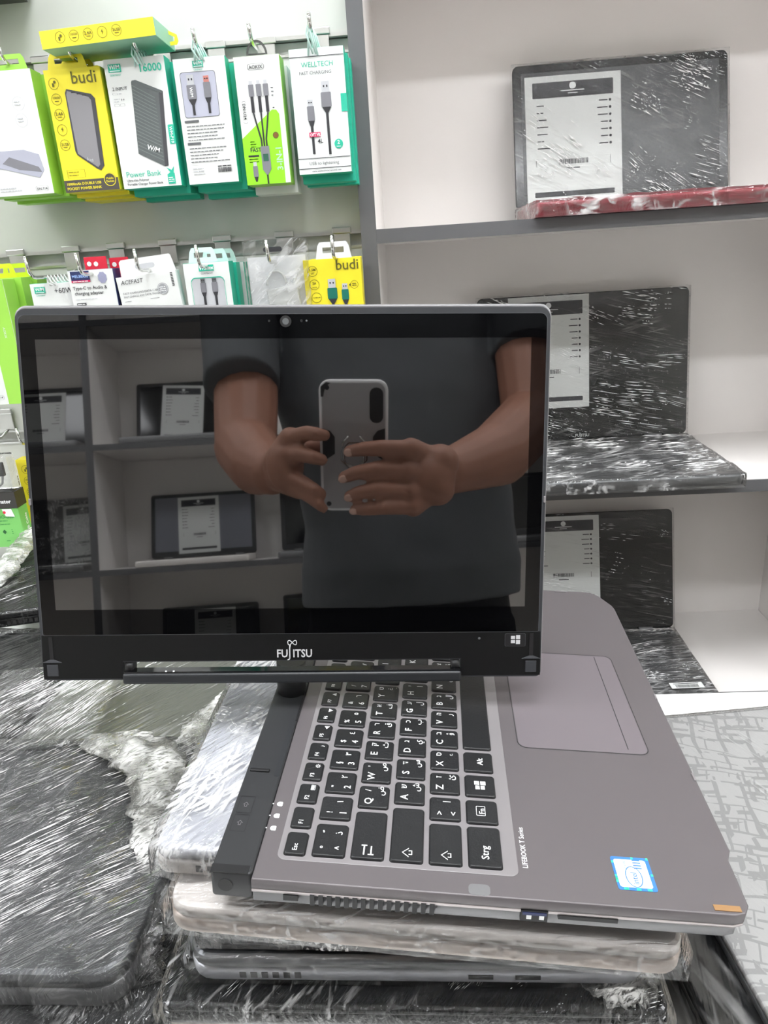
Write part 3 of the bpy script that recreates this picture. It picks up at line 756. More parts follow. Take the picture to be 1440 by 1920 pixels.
rope('bunched_wrap', 'twisted clear wrap squeezed between the olive grey and the silver laptop',
     [on_y(325, 1470, .372), on_y(345, 1400, .362), on_y(390, 1345, .352), on_y(450, 1283, .345)], .0075, F_rope, 5)
rope('bunched_wrap', 'crumpled clear wrap hanging beside the black laptop at lower left',
     [on_y(300, 1650, .366), on_y(258, 1760, .372), on_y(262, 1830, .384), on_y(275, 1790, .378)], .010, film_mat('wrap_crumple', ang=.8, scale=90, stretch=3, bump=1, haze=.45, thr=.5, gain=1.4, clump=50), 7)
rope('bunched_wrap', 'small crumple of wrap on the glossy black laptop at the right of the middle stack',
     [on_y(1085, 1826, .368), on_y(1150, 1856, .368), on_y(1200, 1850, .368), on_y(1215, 1820, .368)], .006, F_rope, 8)

rope('bunched_wrap', 'white folded rim of wrap along the left side of the far left black laptop', [on_y(-40, 1120, .352), on_y(2, 1075, .350), on_y(62, 1000, .350), on_y(80, 975, .352)], .011, F_rope, 11)

# ------------------------------------------------------------------ the right pile
G_R = 'laptops in the right pile'
PY = .372
a = on_y(1440, 1903, PY); c = on_y(1343, 1733, PY); dy = (c - a).normalized(); xx = Vector((dy.y, -dy.x, 0))
def patterned():
    m = mat('patterned_lid', (196, 198, 200), .42, metal=.1)
    nt = m.node_tree; N = nt.nodes; L = nt.links; bs = N['Principled BSDF']
    tc = N.new('ShaderNodeTexCoord')
    def brick(sx, rot, mort, thr, off):
        nz = N.new('ShaderNodeTexNoise'); nz.inputs['Scale'].default_value = 14; L.new(tc.outputs['Object'], nz.inputs['Vector'])
        ad = N.new('ShaderNodeMix'); ad.data_type = 'VECTOR'; ad.inputs[0].default_value = .02
        L.new(tc.outputs['Object'], ad.inputs[4]); L.new(nz.outputs['Color'], ad.inputs[5])
        mp = N.new('ShaderNodeMapping'); mp.inputs['Scale'].default_value = (sx, sx, 1); mp.inputs['Rotation'].default_value = (0, 0, rot); mp.inputs['Location'].default_value = (off, off, 0)
        L.new(ad.outputs[1], mp.inputs[0])
        k = N.new('ShaderNodeTexBrick'); k.inputs['Scale'].default_value = 1; k.inputs['Mortar Size'].default_value = mort; k.inputs['Mortar Smooth'].default_value = 0
        k.inputs['Brick Width'].default_value = .9; k.inputs['Row Height'].default_value = .62; k.offset = .37; k.squash = 1.7; k.squash_frequency = 3
        L.new(mp.outputs[0], k.inputs['Vector'])
        q = N.new('ShaderNodeTexNoise'); q.inputs['Scale'].default_value = 38; q.noise_dimensions = '4D'; q.inputs['W'].default_value = off; L.new(tc.outputs['Object'], q.inputs['Vector'])
        g = N.new('ShaderNodeMath'); g.operation = 'GREATER_THAN'; L.new(q.outputs['Fac'], g.inputs[0]); g.inputs[1].default_value = thr
        m2 = N.new('ShaderNodeMath'); m2.operation = 'MULTIPLY'; L.new(k.outputs['Fac'], m2.inputs[0]); L.new(g.outputs[0], m2.inputs[1]); return m2.outputs[0]
    mx = None
    for args in ((38, .30, .035, .44, 0), (30, 1.80, .05, .48, 3.3), (64, .22, .10, .55, 7.7), (52, .36, .03, .46, 5.1)):
        o_ = brick(*args)
        if mx is None: mx = o_
        else:
            u_ = N.new('ShaderNodeMath'); u_.operation = 'MAXIMUM'; L.new(mx, u_.inputs[0]); L.new(o_, u_.inputs[1]); mx = u_.outputs[0]
    c_ = N.new('ShaderNodeMix'); c_.data_type = 'RGBA'; c_.inputs[6].default_value = lin((184, 184, 183)); c_.inputs[7].default_value = lin((156, 156, 155))
    L.new(mx, c_.inputs[0]); L.new(c_.outputs[2], bs.inputs['Base Color'])
    return m
far = on_y(1118, 1357, PY)
D_ = (far - a).length + .03
m_ = frame(a - dy * .03, xx, dy)
F_pat = film_mat('wrap_thin', ang=1.9, scale=22, stretch=26, bump=.25, haze=.3, thr=.60, gain=.8, clump=14)
closed_laptop('laptop', 'light grey laptop with a pattern of angular lines under thin wrap, at the right edge', m_ @ T(0, 0, -.010), .34, D_, .010, patterned(), M_dgrey, F_pat, G_R, r=.012, film=dict(seed=61, amp=.0002, ang=2.2, crease_glints=70, clen=(.005, .05)), ports=False, hinge=False)
closed_laptop('laptop', 'black laptop right under the patterned grey one, beside the middle stack', m_ @ T(-.028, -.01, -.033), .34, D_ - .02, .021, M_blk, M_blk, film_mat('wrap_dark', ang=1.3, scale=18, stretch=10, bump=.4, haze=.25, thr=.55), G_R, r=.008, film=dict(seed=62, amp=.0005), ports=False)
closed_laptop('laptop', 'dark grey laptop lowest of the right pile, resting on the counter', m_ @ T(-.02, -.004, -(CY - PY) + .0012), .33, D_ - .03, .018, M_dgrey, M_blk, None, G_R, r=.008, ports=False)

# ------------------------------------------------------------------ opened laptops on the shelves
def spec_sheet(parent_m, x, y, w, h, label, rot=0, mark=True, group='printed price sheets on the laptops'):
    m_ = parent_m @ T(x, y, .0006) @ RZ(rot)
    t = thing('spec_sheet', m_, label, 'price sheet', group)
    b = B(M_white); b.prism([(0, 0), (w, 0), (w, h), (0, h)], 0, .0003); b.build('paper', t)
    M_hd = mat('sheet_header', (44, 44, 50), .5)
    b = B(M_hd)
    b.rect(w * .08, w * .92, h * .83, h * .95, .0005, M_hd, r=.0015); b.rect(w * .08, w * .92, h * .06, h * .10, .0005, M_hd, r=.0015)
    b.disc(w * .5, h * .915, w * .035, .0007, M_leg); b.rect(w * .38, w * .62, h * .875, h * .882, .0007, M_leg); b.rect(w * .45, w * .55, h * .855, h * .860, .0007, M_leg)
    random.seed(7)
    for i in range(7):
        yy = h * (.78 - i * .055)
        b.disc(w * .885, yy + h * .004, w * .014, .0005, M_hd, 10)
        l = w * random.uniform(.07, .13); b.rect(w * .86 - l, w * .86, yy, yy + h * .0085, .0005, M_hd)
        l = w * random.uniform(.06, .17); b.rect(w * .12, w * .12 + l, yy - h * .012, yy - h * .004, .0005, M_hd)
    b.ring(0, 0, 0, .0006, .0005, M_hd, pts=[(w * .1, h * .30), (w * .88, h * .30), (w * .88, h * .36), (w * .1, h * .36)])
    x_ = w * .34
    while x_ < w * .64:
        q = random.choice((.0005, .0009, .0013)); b.rect(x_, x_ + q, h * .31, h * .35, .0005, M_hd); x_ += q + random.choice((.0005, .0008))
    b.rect(w * .42, w * .56, h * .275, h * .283, .0005, M_hd)
    b.build('printing', t)
    return t

def open_laptop(label, x0, zh, ysh, W, D, H, tilt, yaw=0, base_m=None, lid_m=None, disp_m=None, fm=None, group='opened laptops on the shelves', bt=.019, seed=0, kb=False, logo=None, facing=1, sheet=None, disp_x=None, fbase=True, filmk=None, wrapkb=None):
    """x0: left edge; zh: hinge distance; ysh: shelf height below the lens; opens towards the viewer"""
    base_m = base_m or M_dgrey; lid_m = lid_m or M_blk; disp_m = disp_m or M_gloss
    o = V(x0, ysh, zh)
    m_ = Matrix.Translation(o) @ RZ(yaw)
    if facing < 0: m_ = Matrix.Translation(o) @ RZ(math.pi + yaw)
    t = thing('open_laptop', m_, label, 'laptop', group)
    # local: x right, y away (hinge at y=0), z up; base towards -y
    b = B(base_m); b.prism(rr(W, D, .010, W / 2, -D / 2), .001, bt, None, .003)
    bo = b.build('base', t)
    if kb:
        b = B(M_key)
        for r_ in range(5):
            for c_ in range(13): b.box(W * .08 + c_ * W * .065, W * .08 + c_ * W * .065 + W * .056, -.03 - r_ * .018 - .015, -.03 - r_ * .018, bt, bt + .0015)
        b.build('keyboard', t)
        b = B(M_pad); b.box(W * .36, W * .62, -D + .02, -D + .085, bt, bt + .0006); b.build('touchpad', t)
    for s in (.12, .8): B(M_mid).cyl((W * s, 0, bt), (W * s + W * .08, 0, bt), .005).build('hinge', t)
    ml = T(0, .001, bt + .002) @ RX(math.pi / 2 - tilt)       # lid plane: x right, y up the lid, z to the viewer
    lidm = m_ @ ml
    b = B(lid_m); b.prism(rr(W, H, .009, W / 2, H / 2), -.007, 0, None, .001); ld = b.build('screen_frame', t, ml)
    b = B(disp_m); b.prism(rr(W - .026, H - .032, .001, W / 2, H / 2 + .004), 0, .0004); b.build('display', t, ml)
    if logo: 
        b = B(M_logo); b.text(logo, W * .5 if disp_x is None else disp_x, .0035, .007, .0008, M_logo, 'CENTER', bold=.02); b.build('logo', t, ml)
    if sheet:
        sx, sy, sw, sh, sl, sr = sheet; spec_sheet(lidm, sx, sy, sw, sh, sl, sr)
    if fm:
        k = dict(off=.0016, amp=.0008, seed=seed, cell=.005, ang=-.3); k.update(filmk or {})
        film_on(t, 0, W, 0, H, -.007, .001, fm, ml, **k)
        if fbase:
            k2 = dict(k); k2['ang'] = .06; k2['crease_glints'] = 420; k2['cthr'] = 0; film_on(t, 0, W, -D, 0, .001, bt + (.0015 if kb else 0), F_base, None, **k2)
    return t, m_, lidm
F_base = film_mat('wrap_over_base', ang=.05, scale=30, stretch=12, bump=.9, haze=.7, thr=.52, gain=1.4, clump=25)
M_redb = mat('dark_red_base', (150, 30, 50), .4)
M_disp1 = mat('grey_satin_display', (56, 57, 60), .28)
M_disp2 = mat('dark_gloss_display', (6, 6, 7), .08)
open_laptop('open wrapped laptop with a dark red base, top shelf', .155, 1.225, S1, .322, .21, .212, math.radians(14),
            base_m=M_redb, lid_m=M_blk, disp_m=M_disp1, fm=film_mat('wrap_shelf_top', ang=-.5, scale=24, stretch=13, bump=.6, haze=.3, thr=.58, gain=.65, clump=10, rough=.08), seed=71,
            sheet=(.018, .004, .145, .190, 'white price sheet on the laptop of the top shelf', 0), filmk=dict(ang=-.5, lump=.004, crease_glints=420, cw=(.0007, .002), clen=(.005, .05), cthr=.1))
open_laptop('large open wrapped laptop with a dark glossy screen, middle shelf', .095, 1.238, S2, .352, .238, .245, math.radians(9),
            base_m=M_dgrey, lid_m=M_blk, disp_m=M_disp2, fm=F_shelf, seed=73, logo='FUJITSU', disp_x=.175,
            sheet=(.052, .055, .135, .188, 'white price sheet partly behind the big black screen, middle shelf', 0), filmk=dict(ang=-.28, lump=.003, crease_glints=420, cw=(.0006, .0016), clen=(.008, .09), cthr=.12, cspread=.06))
open_laptop('open wrapped black laptop on the lowest visible shelf, its base running forward', .125, 1.212, S3, .318, .215, .222, math.radians(14),
            base_m=M_dgrey, lid_m=M_blk, disp_m=M_disp2, fm=film_mat('wrap_shelf_low', ang=-.22, scale=24, stretch=15, bump=.5, haze=.22, thr=.58, gain=.5, clump=12, ang2=-.1, rough=.08), seed=75,
            sheet=(.055, .052, .130, .165, 'white price sheet just right of the big black screen, lowest shelf', 0), filmk=dict(ang=-.18, lump=.002, crease_glints=200, cw=(.0005, .0012), clen=(.01, .08), cthr=.15, cspread=.06))
# barcode label on the base of the lowest laptop
p = on_y(1290, 1291, S3 - .0215)
t = thing('barcode_label', Matrix.Translation(p + Vector((0, .004, .0022))) @ RZ(.03), 'small white barcode label on the front of the lowest open laptop', 'label')
b = B(M_white); b.box(-.026, .026, -.006, .010, 0, .0002); b.build('paper', t)
b = B(M_ink); x = -.018
random.seed(2)
while x < .018: q = random.choice((.0005, .001)); b.rect(x, x + q, -.004, .004, .0004, M_ink); x += q + random.choice((.0005, .0009))
b.rect(-.020, .020, .006, .0075, .0004, M_ink); b.build('printing', t)

# ------------------------------------------------------------------ hooks and packages on the slat wall
HW = 'goods hanging on the slat wall hooks'
M_boxgrey = mat('printed_grey', (120, 120, 126), .5)
M_pbank = mat('printed_bank', (92, 98, 98), .5, mottle=.3, bscale=3, aniso=(60, 60, 1))
M_lav = mat('printed_window', (176, 178, 194), .4)
M_lgrey = mat('printed_light_grey', (186, 188, 192), .5)
M_redp = mat('printed_red', (200, 24, 84), .5)
M_dkband = mat('printed_band', (70, 66, 60), .5)
M_brightlime = mat('printed_lime', (140, 214, 30), .5)
M_clearpl = film_mat('clear_blister', ang=.3, scale=40, stretch=1.5, bump=.35, haze=.12, thr=.6, gain=1.1)
F_bag = film_mat('clear_bag', ang=.3, scale=35, stretch=3, bump=.6, haze=.5, thr=.5, gain=.6)

def hook(x, yp, ztip, label, th=.024, zr=ZS):
    """yp: prong height below the lens"""
    t = thing('display_hook', Matrix(), label, 'hook', 'chrome hooks on the slat wall')
    yr = yp - (.035 if yp > -.1 else .024)
    b = B(M_alu); b.box(x - .013, x + .013, zr - .0075, zr - .0035, CH - yr - .004, CH - yr + .004, None, .001)
    b.box(x - .011, x + .011, zr - .0055, zr - .0035, CH - yr - .028, CH - yr - .004, None, .0006)
    b.build('bracket', t)
    b = B(M_chrome); b.tube([V(x, yp - .006, zr - .006), V(x, yp - .004, zr - .012), V(x, yp, zr - .025), V(x, yp, ztip + .014), V(x, yp - .002, ztip + .006), V(x, yp - .007, ztip + .001), V(x, yp - th, ztip - .002)], .0022, M_chrome, 10)
    b.sph(V(x, yp - th, ztip - .002), .0022, M_chrome)
    b.build('prong', t); return t

LAST = [None]
def pkg(name, label, x, y, z, w, h, d, face, side, yaw=0, tilt=0, roll=0, group=HW, bev=.0006):
    """x, y of the top left corner of the front face (wall coordinates), local: x right, y up from the top, z to the viewer"""
    o = V(x, y, z)
    m_ = Matrix.Translation(o) @ RZ(yaw) @ RX(math.pi / 2 + tilt) @ RZ(roll)
    t = thing(name, m_, label, 'package', group); LAST[0] = t
    b = B(side); b.box(0, w, -h, 0, -d, -.0003, None, bev); b.build('box', t)
    b = B(face); b.box(.0003, w - .0003, -h + .0003, -.0003, -.0003, 0); b.build('front_panel', t)
    return t
def plain_stack(n, label, name, x, y, z, w, h, d, side, group, dz, jit=.002, tabm=None, tabk=None):
    for k in range(n):
        rnd = random.Random(int(x * 1000) + k * 7)
        q = pkg(name, label[k] if isinstance(label, (list, tuple)) else label, x + rnd.uniform(-jit, jit), y + rnd.uniform(0, jit) + .001 * k, z + dz * (k + 1), w, h + rnd.uniform(0, .004), d, side, side, group=group)
        if tabm: tab(q, w, tabm, **(tabk or {}))
def tab(t, w, m, tw=.040, th=.016, cx=None, hole=True, back=-.001):
    cx = w / 2 if cx is None else cx
    b = B(m)
    P = [(cx - tw / 2 - .004, -.0005), (cx - tw / 2, th * .8), (cx - tw / 2 + .004, th), (cx + tw / 2 - .004, th), (cx + tw / 2, th * .8), (cx + tw / 2 + .004, -.0005)]
    # frame of the tab around the slot: left, right, bar below and above
    sw = tw * .34
    z0, z1 = back - .0006, back
    b.prism([(cx - tw / 2 - .003, 0), (cx - sw, 0), (cx - sw, th), (cx - tw / 2 + .003, th), (cx - tw / 2, th * .75)][::1], z0, z1)
    b.prism([(cx + sw, 0), (cx + tw / 2 + .003, 0), (cx + tw / 2, th * .75), (cx + tw / 2 - .003, th), (cx + sw, th)], z0, z1)
    b.box(cx - sw, cx + sw, 0, th * .34, z0, z1); b.box(cx - sw, cx + sw, th * .68, th, z0, z1)
    b.build('hang_tab', t)
def wm(b, x, y, w, m=None, sub=True):
    h = w * .55
    b.rect(x, x + w, y - h, y, .0006, M_teal); 
    b.text('W/M', x + w * .5, y - h * .62, h * .72, .0008, M_leg, 'CENTER', bold=.02, sx=1.0); b.rect(x + w * .1, x + w * .9, y - h * .9, y - h * .8, .0008, M_leg)
    if sub: b.text('GERMANY', x + w * .5, y - h * 1.45, h * .34, .0006, M_teal, 'CENTER')
def lines(b, x0, x1, y0, n, dy, m, th=.0005, seed=1, z=.0006, lo=.6):
    r = random.Random(seed)
    for i in range(n):
        x = x0; e = x0 + (x1 - x0) * r.uniform(lo, 1)
        while x < e - .001:
            l = r.uniform(.002, .006); b.rect(x, min(e, x + l), y0 - i * dy - th, y0 - i * dy + th, z, m); x += l + .0008
def barcode(b, x0, x1, y0, y1, m, z=.0008, seed=1):
    r = random.Random(seed); x = x0
    while x < x1: q = r.choice((.0003, .0005, .0008)); b.rect(x, min(x1, x + q), y0, y1, z, m); x += q + r.choice((.0003, .0006))
def usb(b, x, y, s, z=.0007, body=None, metal=None, w=.010, ml=.011, bl=.016, cable=.05, cm=None, tilt=0):
    body = body or M_ink; metal = metal or M_lgrey
    b.rect(x - w * .38, x + w * .38, y - ml * s, y, z, metal); 
    for q in (-1, 1): b.rect(x + q * w * .16 - .0008, x + q * w * .16 + .0008, y - ml * s * .55, y - ml * s * .35, z + .0002, M_ink)
    b.rect(x - w * .5, x + w * .5, y - (ml + bl) * s, y - ml * s, z + .0001, body, r=.001)
    y2 = y - (ml + bl) * s
    b.prism([(x - w * .45, y2), (x - .0018, y2 - .006 * s), (x + .0018, y2 - .006 * s), (x + w * .45, y2)], z - .0001, z, cm or M_ink)
    b.rect(x - .0015, x + .0015, y2 - .006 * s - cable, y2 - .006 * s, z, cm or M_ink)
def bolt(b, x, y, s, m, z=.0007): b.prism([(x + s * .3, y + s), (x - s * .5, y - s * .1), (x, y - s * .1), (x - s * .3, y - s), (x + s * .5, y + s * .15), (x + s * .05, y + s * .15)], z - .0001, z, m)
def budi_icons(b, pts, r, m=None):
    m = m or M_olive
    for i, (x, y) in enumerate(pts):
        b.ring(x, y, r, .00045, .0006, m)
        if i == 0: b.box(x - r * .35, x - r * .02, y - r * .5, y + r * .1, .0004, .0006, m); b.disc(x + r * .2, y + r * .28, r * .25, .0006, m)
        elif i == 1: b.text('10000', x, y + r * .05, r * .62, .0006, m, 'CENTER', bold=.01); b.rect(x - r * .4, x + r * .4, y - r * .4, y - r * .28, .0006, m)
        elif i == 2: b.text('2.4A', x, y - r * .1, r * .8, .0006, m, 'CENTER', bold=.02); b.rect(x - r * .4, x + r * .4, y - r * .45, y - r * .33, .0006, m)
        elif i == 3: bolt(b, x, y + r * .1, r * .5, m)
        else: b.text('2USB', x, y - r * .1, r * .68, .0006, m, 'CENTER', bold=.02); b.rect(x - r * .4, x + r * .4, y - r * .45, y - r * .33, .0006, m)

Z1 = .965
hx = [(-.4775, 'first'), (-.397, 'second'), (-.318, 'third'), (-.247, 'fourth'), (-.182, 'fifth'), (-.1125, 'sixth')]
HL = ['hook through the tab of the white and lime box, top row', 'hook holding the yellow power bank box', 'hook holding the white power bank box, behind its string loop',
      'hook holding the white cable box with a window', 'hook holding the green and white three cable box', 'hook at the right end of the top row']
for i, (x, _) in enumerate(hx): hook(x, -.242 - (.005 if i == 5 else 0), Z1 - .012, 'chrome ' + HL[i], th=.015)
# 1 white and lime box, cut by the left frame edge
M_imgsil = mat('printed_silver', (168, 170, 184), .3)
t = pkg('accessory_box', 'white box with lime sides and a grey gadget picture, first in the top row', -.540, -.236, Z1, .088, .137, .026, M_white, M_lime)
b = B(M_imgsil)
b.prism([(-.0 + .012, -.086), (.060, -.086), (.078, -.092), (.081, -.110), (.074, -.118), (.03, -.106), (.012, -.104)], .0001, .0005, M_imgsil)
b.prism([(.040, -.093), (.075, -.106), (.078, -.112), (.05, -.108), (.03, -.1)], .0004, .0006, M_boxgrey)
for yy in (-.036, -.054): b.ring(.0655, yy, .0075, .0004, .0006, M_lgrey); lines(b, .0605, .0705, yy + .002, 2, .003, M_lgrey, seed=3)
b.ring(0, 0, 0, .0003, .0006, M_grey, pts=rr(.016, .006, .002, .074, -.1305)); b.text('DN-T14', .074, -.132, .0038, .0006, M_ink, 'CENTER', bold=.01)
lines(b, .02, .05, -.128, 2, .003, M_lgrey, seed=4); b.text('3', .030, -.035, .009, .0006, M_grey)
b.build('printing', t); tab(t, .088, M_lime, cx=.062)
plain_stack(2, ['white and lime box right behind the front one on the first hook', 'lime box hindmost on the first hook'], 'accessory_box', -.532, -.236, Z1, .088, .137, .024, M_lime, HW, .027)
# 2 yellow power bank box
t = pkg('power_bank_box', 'yellow box picturing a grey rounded power bank, top row', -.437, -.2325, Z1, .0695, .1345, .022, M_yel, M_yel)
tag(t, kind=None)
b = B(M_olive)
b.text('budi', .064, -.0165, .0185, .0006, M_olive, 'RIGHT', bold=.008)
budi_icons(b, [(.0105, -.0150 - .0165 * i) for i in range(5)], .0062)
b.ring(0, 0, 0, .0004, .0006, M_olive, pts=[(.0065, -.118), (.029, -.118), (.029, -.109), (.0065, -.109)]); lines(b, .0085, .027, -.1115, 2, .0035, M_olive, seed=8, th=.0003)
b.rect(.0003, .0692, -.1342, -.1205, .0005, M_dkband)
b.text('10000mAh DOUBLE USB', .003, -.1262, .0042, .0007, M_yel, bold=.02); b.text('POCKET POWER BANK', .003, -.1315, .0042, .0007, M_yel, bold=.02)
b.disc(.0590, -.1225, .0078, .0006, M_dkband); b.ring(.0590, -.1225, .0076, .0008, .0008, M_yel); b.text('Mobile', .059, -.1222, .0034, .0008, M_yel, 'CENTER', bold=.02); b.text('Devices', .059, -.1255, .0032, .0008, M_yel, 'CENTER', bold=.02)
b.build('printing', t)
b = B(M_boxgrey)
P = [(.0245, -.0215), (.0535, -.0285), (.0575, -.0335), (.0548, -.1065), (.0500, -.1115), (.0455, -.1095), (.0235, -.0930), (.0218, -.0885), (.0222, -.0255)]
b.prism(P[::-1], .0002, .0006, mat('printed_edge', (62, 62, 66), .5))
b.prism([(.0250, -.0235), (.0500, -.0315), (.0525, -.0350), (.0500, -.1050), (.0470, -.1080), (.0245, -.0915), (.0235, -.0275)][::-1], .0005, .0007, mat('printed_body', (132, 130, 134), .5))
for k in range(3): b.rect(.030 + k * .0065, .0345 + k * .0065, -.0262 - k * .0018, -.0250 - k * .0018, .0009, M_ink)
b.text('budi', .034, -.099, .005, .0009, M_lgrey, rot=-.35)
b.build('power_bank_picture', t); tab(t, .0695, M_yel, cx=.030, tw=.042)
plain_stack(3, ['yellow power bank box, second on its hook', 'yellow power bank box, third on its hook', 'yellow power bank box, hindmost on its hook'], 'power_bank_box', -.4335, -.231, Z1, .0695, .136, .021, M_yel, HW, .0235, tabm=M_yel, tabk=dict(cx=.030))
# 3 white and teal power bank box
t = pkg('power_bank_box', 'white and teal box picturing a striped flat power bank, top row', -.3625, -.238, Z1, .0735, .1405, .022, M_white, M_teal)
b = B(M_teal); wm(b, .005, -.0055, .0155)
b.text('16000', .0695, -.0155, .0115, .0006, M_teal, 'RIGHT', bold=.02)
b.text('2 INPUT', .006, -.033, .0050, .0006, M_grey, bold=.01); b.ring(0, 0, 0, .0003, .0006, M_grey, pts=rr(.006, .002, .0009, .0085, -.0365)); lines(b, .013, .018, -.0365, 1, .001, M_lgrey)
lines(b, .006, .014, -.042, 2, .0026, M_lgrey, seed=6, th=.0003); bolt(b, .0155, -.043, .0016, M_ink); bolt(b, .0180, -.043, .0016, M_ink)
for x_ in (.0055, .0125): b.ring(0, 0, 0, .0003, .0006, M_grey, pts=rr(.0058, .0026, .0006, x_ + .003, -.0485))
b.text('Power Bank', .0055, -.1275, .0090, .0006, M_teal, bold=.0)
b.text('Ultra-thin Polymer', .0055, -.1325, .0037, .0006, M_ink, bold=.01); b.text('Portable Charger Power Bank', .0055, -.1368, .0037, .0006, M_ink, bold=.01)
b.rect(.0575, .0665, -.138, -.127, .0006, M_teal); lines(b, .0585, .0655, -.131, 3, .0022, M_leg, z=.0008, lo=.9)
b.prism([(.058, -.127), (.0615, -.125), (.0575, -.1195), (.0635, -.1225), (.0670, -.1185), (.0655, -.1255), (.067, -.1270)][::-1], .0004, .0006, M_teal)
b.rect(.0665, .0735, -.094, -.073, .0006, M_teal, r=.001); b.text('WM-P19', .0683, -.0750, .0050, .0008, M_leg, rot=-math.pi / 2, bold=.01)
b.build('printing', t)
b = B(M_pbank)
b.prism([(.0310, -.0240), (.0355, -.0235), (.0665, -.0370), (.0650, -.0395), (.0300, -.0260)][::-1], .0002, .0008, mat('printed_edge2', (86, 92, 92), .5))
b.prism([(.0300, -.0255), (.0615, -.0385), (.0560, -.1180), (.0255, -.1020)][::-1], .0002, .0006, M_pbank)
b.prism([(.0615, -.0385), (.0665, -.0372), (.0605, -.1175), (.0560, -.1180)][::-1], .0002, .0007, mat('printed_edge', (62, 62, 66), .5))
for k in range(22):
    y_ = -.028 - k * .0040
    b.prism([(.0298 - k * .0002, y_), (.0298 - k * .0002, y_ - .0009), (.0560, y_ - .0160), (.0560, y_ - .0151)], .0005, .00075, mat('printed_stripe', (112, 120, 118), .5)) if y_ > -.100 else None
b.text('W/M', .0370, -.0975, .0075, .0010, M_leg, rot=-.35, bold=.02)
b.build('power_bank_picture', t)
# string loops
def loops(x, yp, z0, n, label, m=None, yb=-.238):
    par = LAST[0]; t = B(m or mat('pale_cord', (196, 226, 218), .6))
    for k in range(n):
        z = z0 + k * .006; dx = (k - n / 2) * .0016
        P = [V(x + dx - .004 * (1 if k % 2 else -1) , yb + .004, z), V(x + dx - .002, yp + .004, z), V(x + dx, yp - .0045, z), V(x + dx + .003, yp + .003, z), V(x + dx + .007, yb + .004, z + .002)]
        t.tube(P, .0011)
    t.bm.transform(par.matrix_world.inverted()); o = t.build('hanging_cord', par); return tag(o, label)
loops(-.318, -.243, Z1 - .008, 5, 'pale green cord loops', yb=-.232)
plain_stack(3, ['teal power bank box, second on its hook', 'teal power bank box, third on its hook', 'teal power bank box, hindmost on its hook'], 'power_bank_box', -.361, -.236, Z1, .0735, .1425, .021, M_teal, HW, .0235)
# yellow box lying across the hooks
t = pkg('power_bank_box', 'yellow power bank box lying flat across the hooks above the others', -.4200, -.2640, .936, .134, .0185, .070, M_yel, mat('pale_green_card', (150, 196, 168), .5), roll=.035)  # yellow front, pale green sides and underside
b = B(M_olive); budi_icons(b, [(.0235 + .0166 * i, -.0088) for i in range(5)], .0058); b.build('printing', t)
b = B(M_yel); b.prism([(.134, -.001), (.1435, -.006), (.1445, -.013), (.142, -.0165), (.134, -.0165), (.134, -.0125), (.1395, -.0125), (.1405, -.0085), (.134, -.0050)], -.052, -.0515); b.build('hang_tab', t)
# 4 white cable box with window
t = pkg('cable_box', 'white cable box with a window showing two grey connectors, top row', -.2795, -.2325, Z1, .0625, .1355, .020, M_white, M_teal)
b = B(M_teal); wm(b, .0235, -.0035, .0125)
for (yy, n) in ((-.0665, 5), (-.0905, 5)):
    b.rect(.005, .0225 if yy > -.08 else .0215, yy - .0012, yy + .0014, .0006, M_grey, r=.0004); lines(b, .0065, .057, yy - .0052, n, .0037, M_grey, th=.00042, seed=int(-yy * 9999), lo=.65)
b.rect(.005, .057, -.1135, -.1133, .0006, M_lgrey); lines(b, .0075, .023, -.118, 3, .003, M_lgrey, seed=5)
barcode(b, .0385, .0555, -.1235, -.1185, M_ink); lines(b, .0385, .0555, -.1168, 1, .002, M_ink, seed=5, lo=.95)
b.build('printing', t)
b = B(M_lav); b.prism(rr(.0425, .0480, .003, .0278, -.0385), -.0002, .0003, M_lav); b.ring(0, 0, 0, .0007, .0004, M_grey, pts=rr(.0425, .0480, .003, .0278, -.0385))
usb(b, .0185, -.0175, 1.0, body=M_boxgrey, w=.011, ml=.0105, bl=.0150, cable=.011, z=.0009); usb(b, .0375, -.0195, .95, body=M_boxgrey, w=.0085, ml=.007, bl=.017, cable=.011, metal=mat('copper_plug', (190, 120, 110), .4), z=.0009)
b.text('W/M', .0165, -.0305, .005, .0013, M_leg, rot=-math.pi / 2, bold=.02)
b.build('cable_window', t)
loops(-.247, -.243, Z1 - .008, 4, 'pale green cord loops above the white cable box with a window', yb=-.232)
plain_stack(3, ['white and teal cable box, second on its hook', 'white and teal cable box, third on its hook', 'white and teal cable box, hindmost on its hook'], 'cable_box', -.277, -.231, Z1, .0635, .1385, .019, M_teal, HW, .0225)
# 5 green and white three in one cable
t = pkg('cable_box', 'white and lime box picturing a cable with three plugs, top row', -.2070, -.2290, Z1 - .001, .0545, .1375, .030, M_white, M_lime)
b = B(M_brightlime)
b.prism([(.0003, -.086), (.0400, -.0570), (.0450, -.0575), (.0480, -.062), (.0480, -.1372), (.0003, -.1372)][::-1], .0002, .0006, M_brightlime)
b.ring(0, 0, 0, .0005, .0007, M_ink, pts=rr(.020, .0065, .003, .0255, -.0115)); b.text('AOKIX', .0255, -.0135, .0052, .0008, M_ink, 'CENTER', bold=.015)
b.ring(0, 0, 0, .0003, .0007, M_ink, pts=rr(.0052, .0235, .002, .0070, -.0580)); b.text('DN-U24', .0052, -.0485, .0048, .0008, M_ink, rot=-math.pi / 2, bold=.015)
b.text('3-IN-1', .0465, -.1230, .0100, .0008, mat('printed_paleblue', (176, 214, 190), .5), rot=math.pi / 2, bold=.02, sx=1.0)
b.text('FAST', .0085, -.1010, .0062, .0008, M_ink, 'LEFT', bold=.02); b.rect(.0055, .0185, -.1065, -.1045, .0008, M_ink); lines(b, .006, .018, -.109, 2, .003, M_teal, lo=.95)
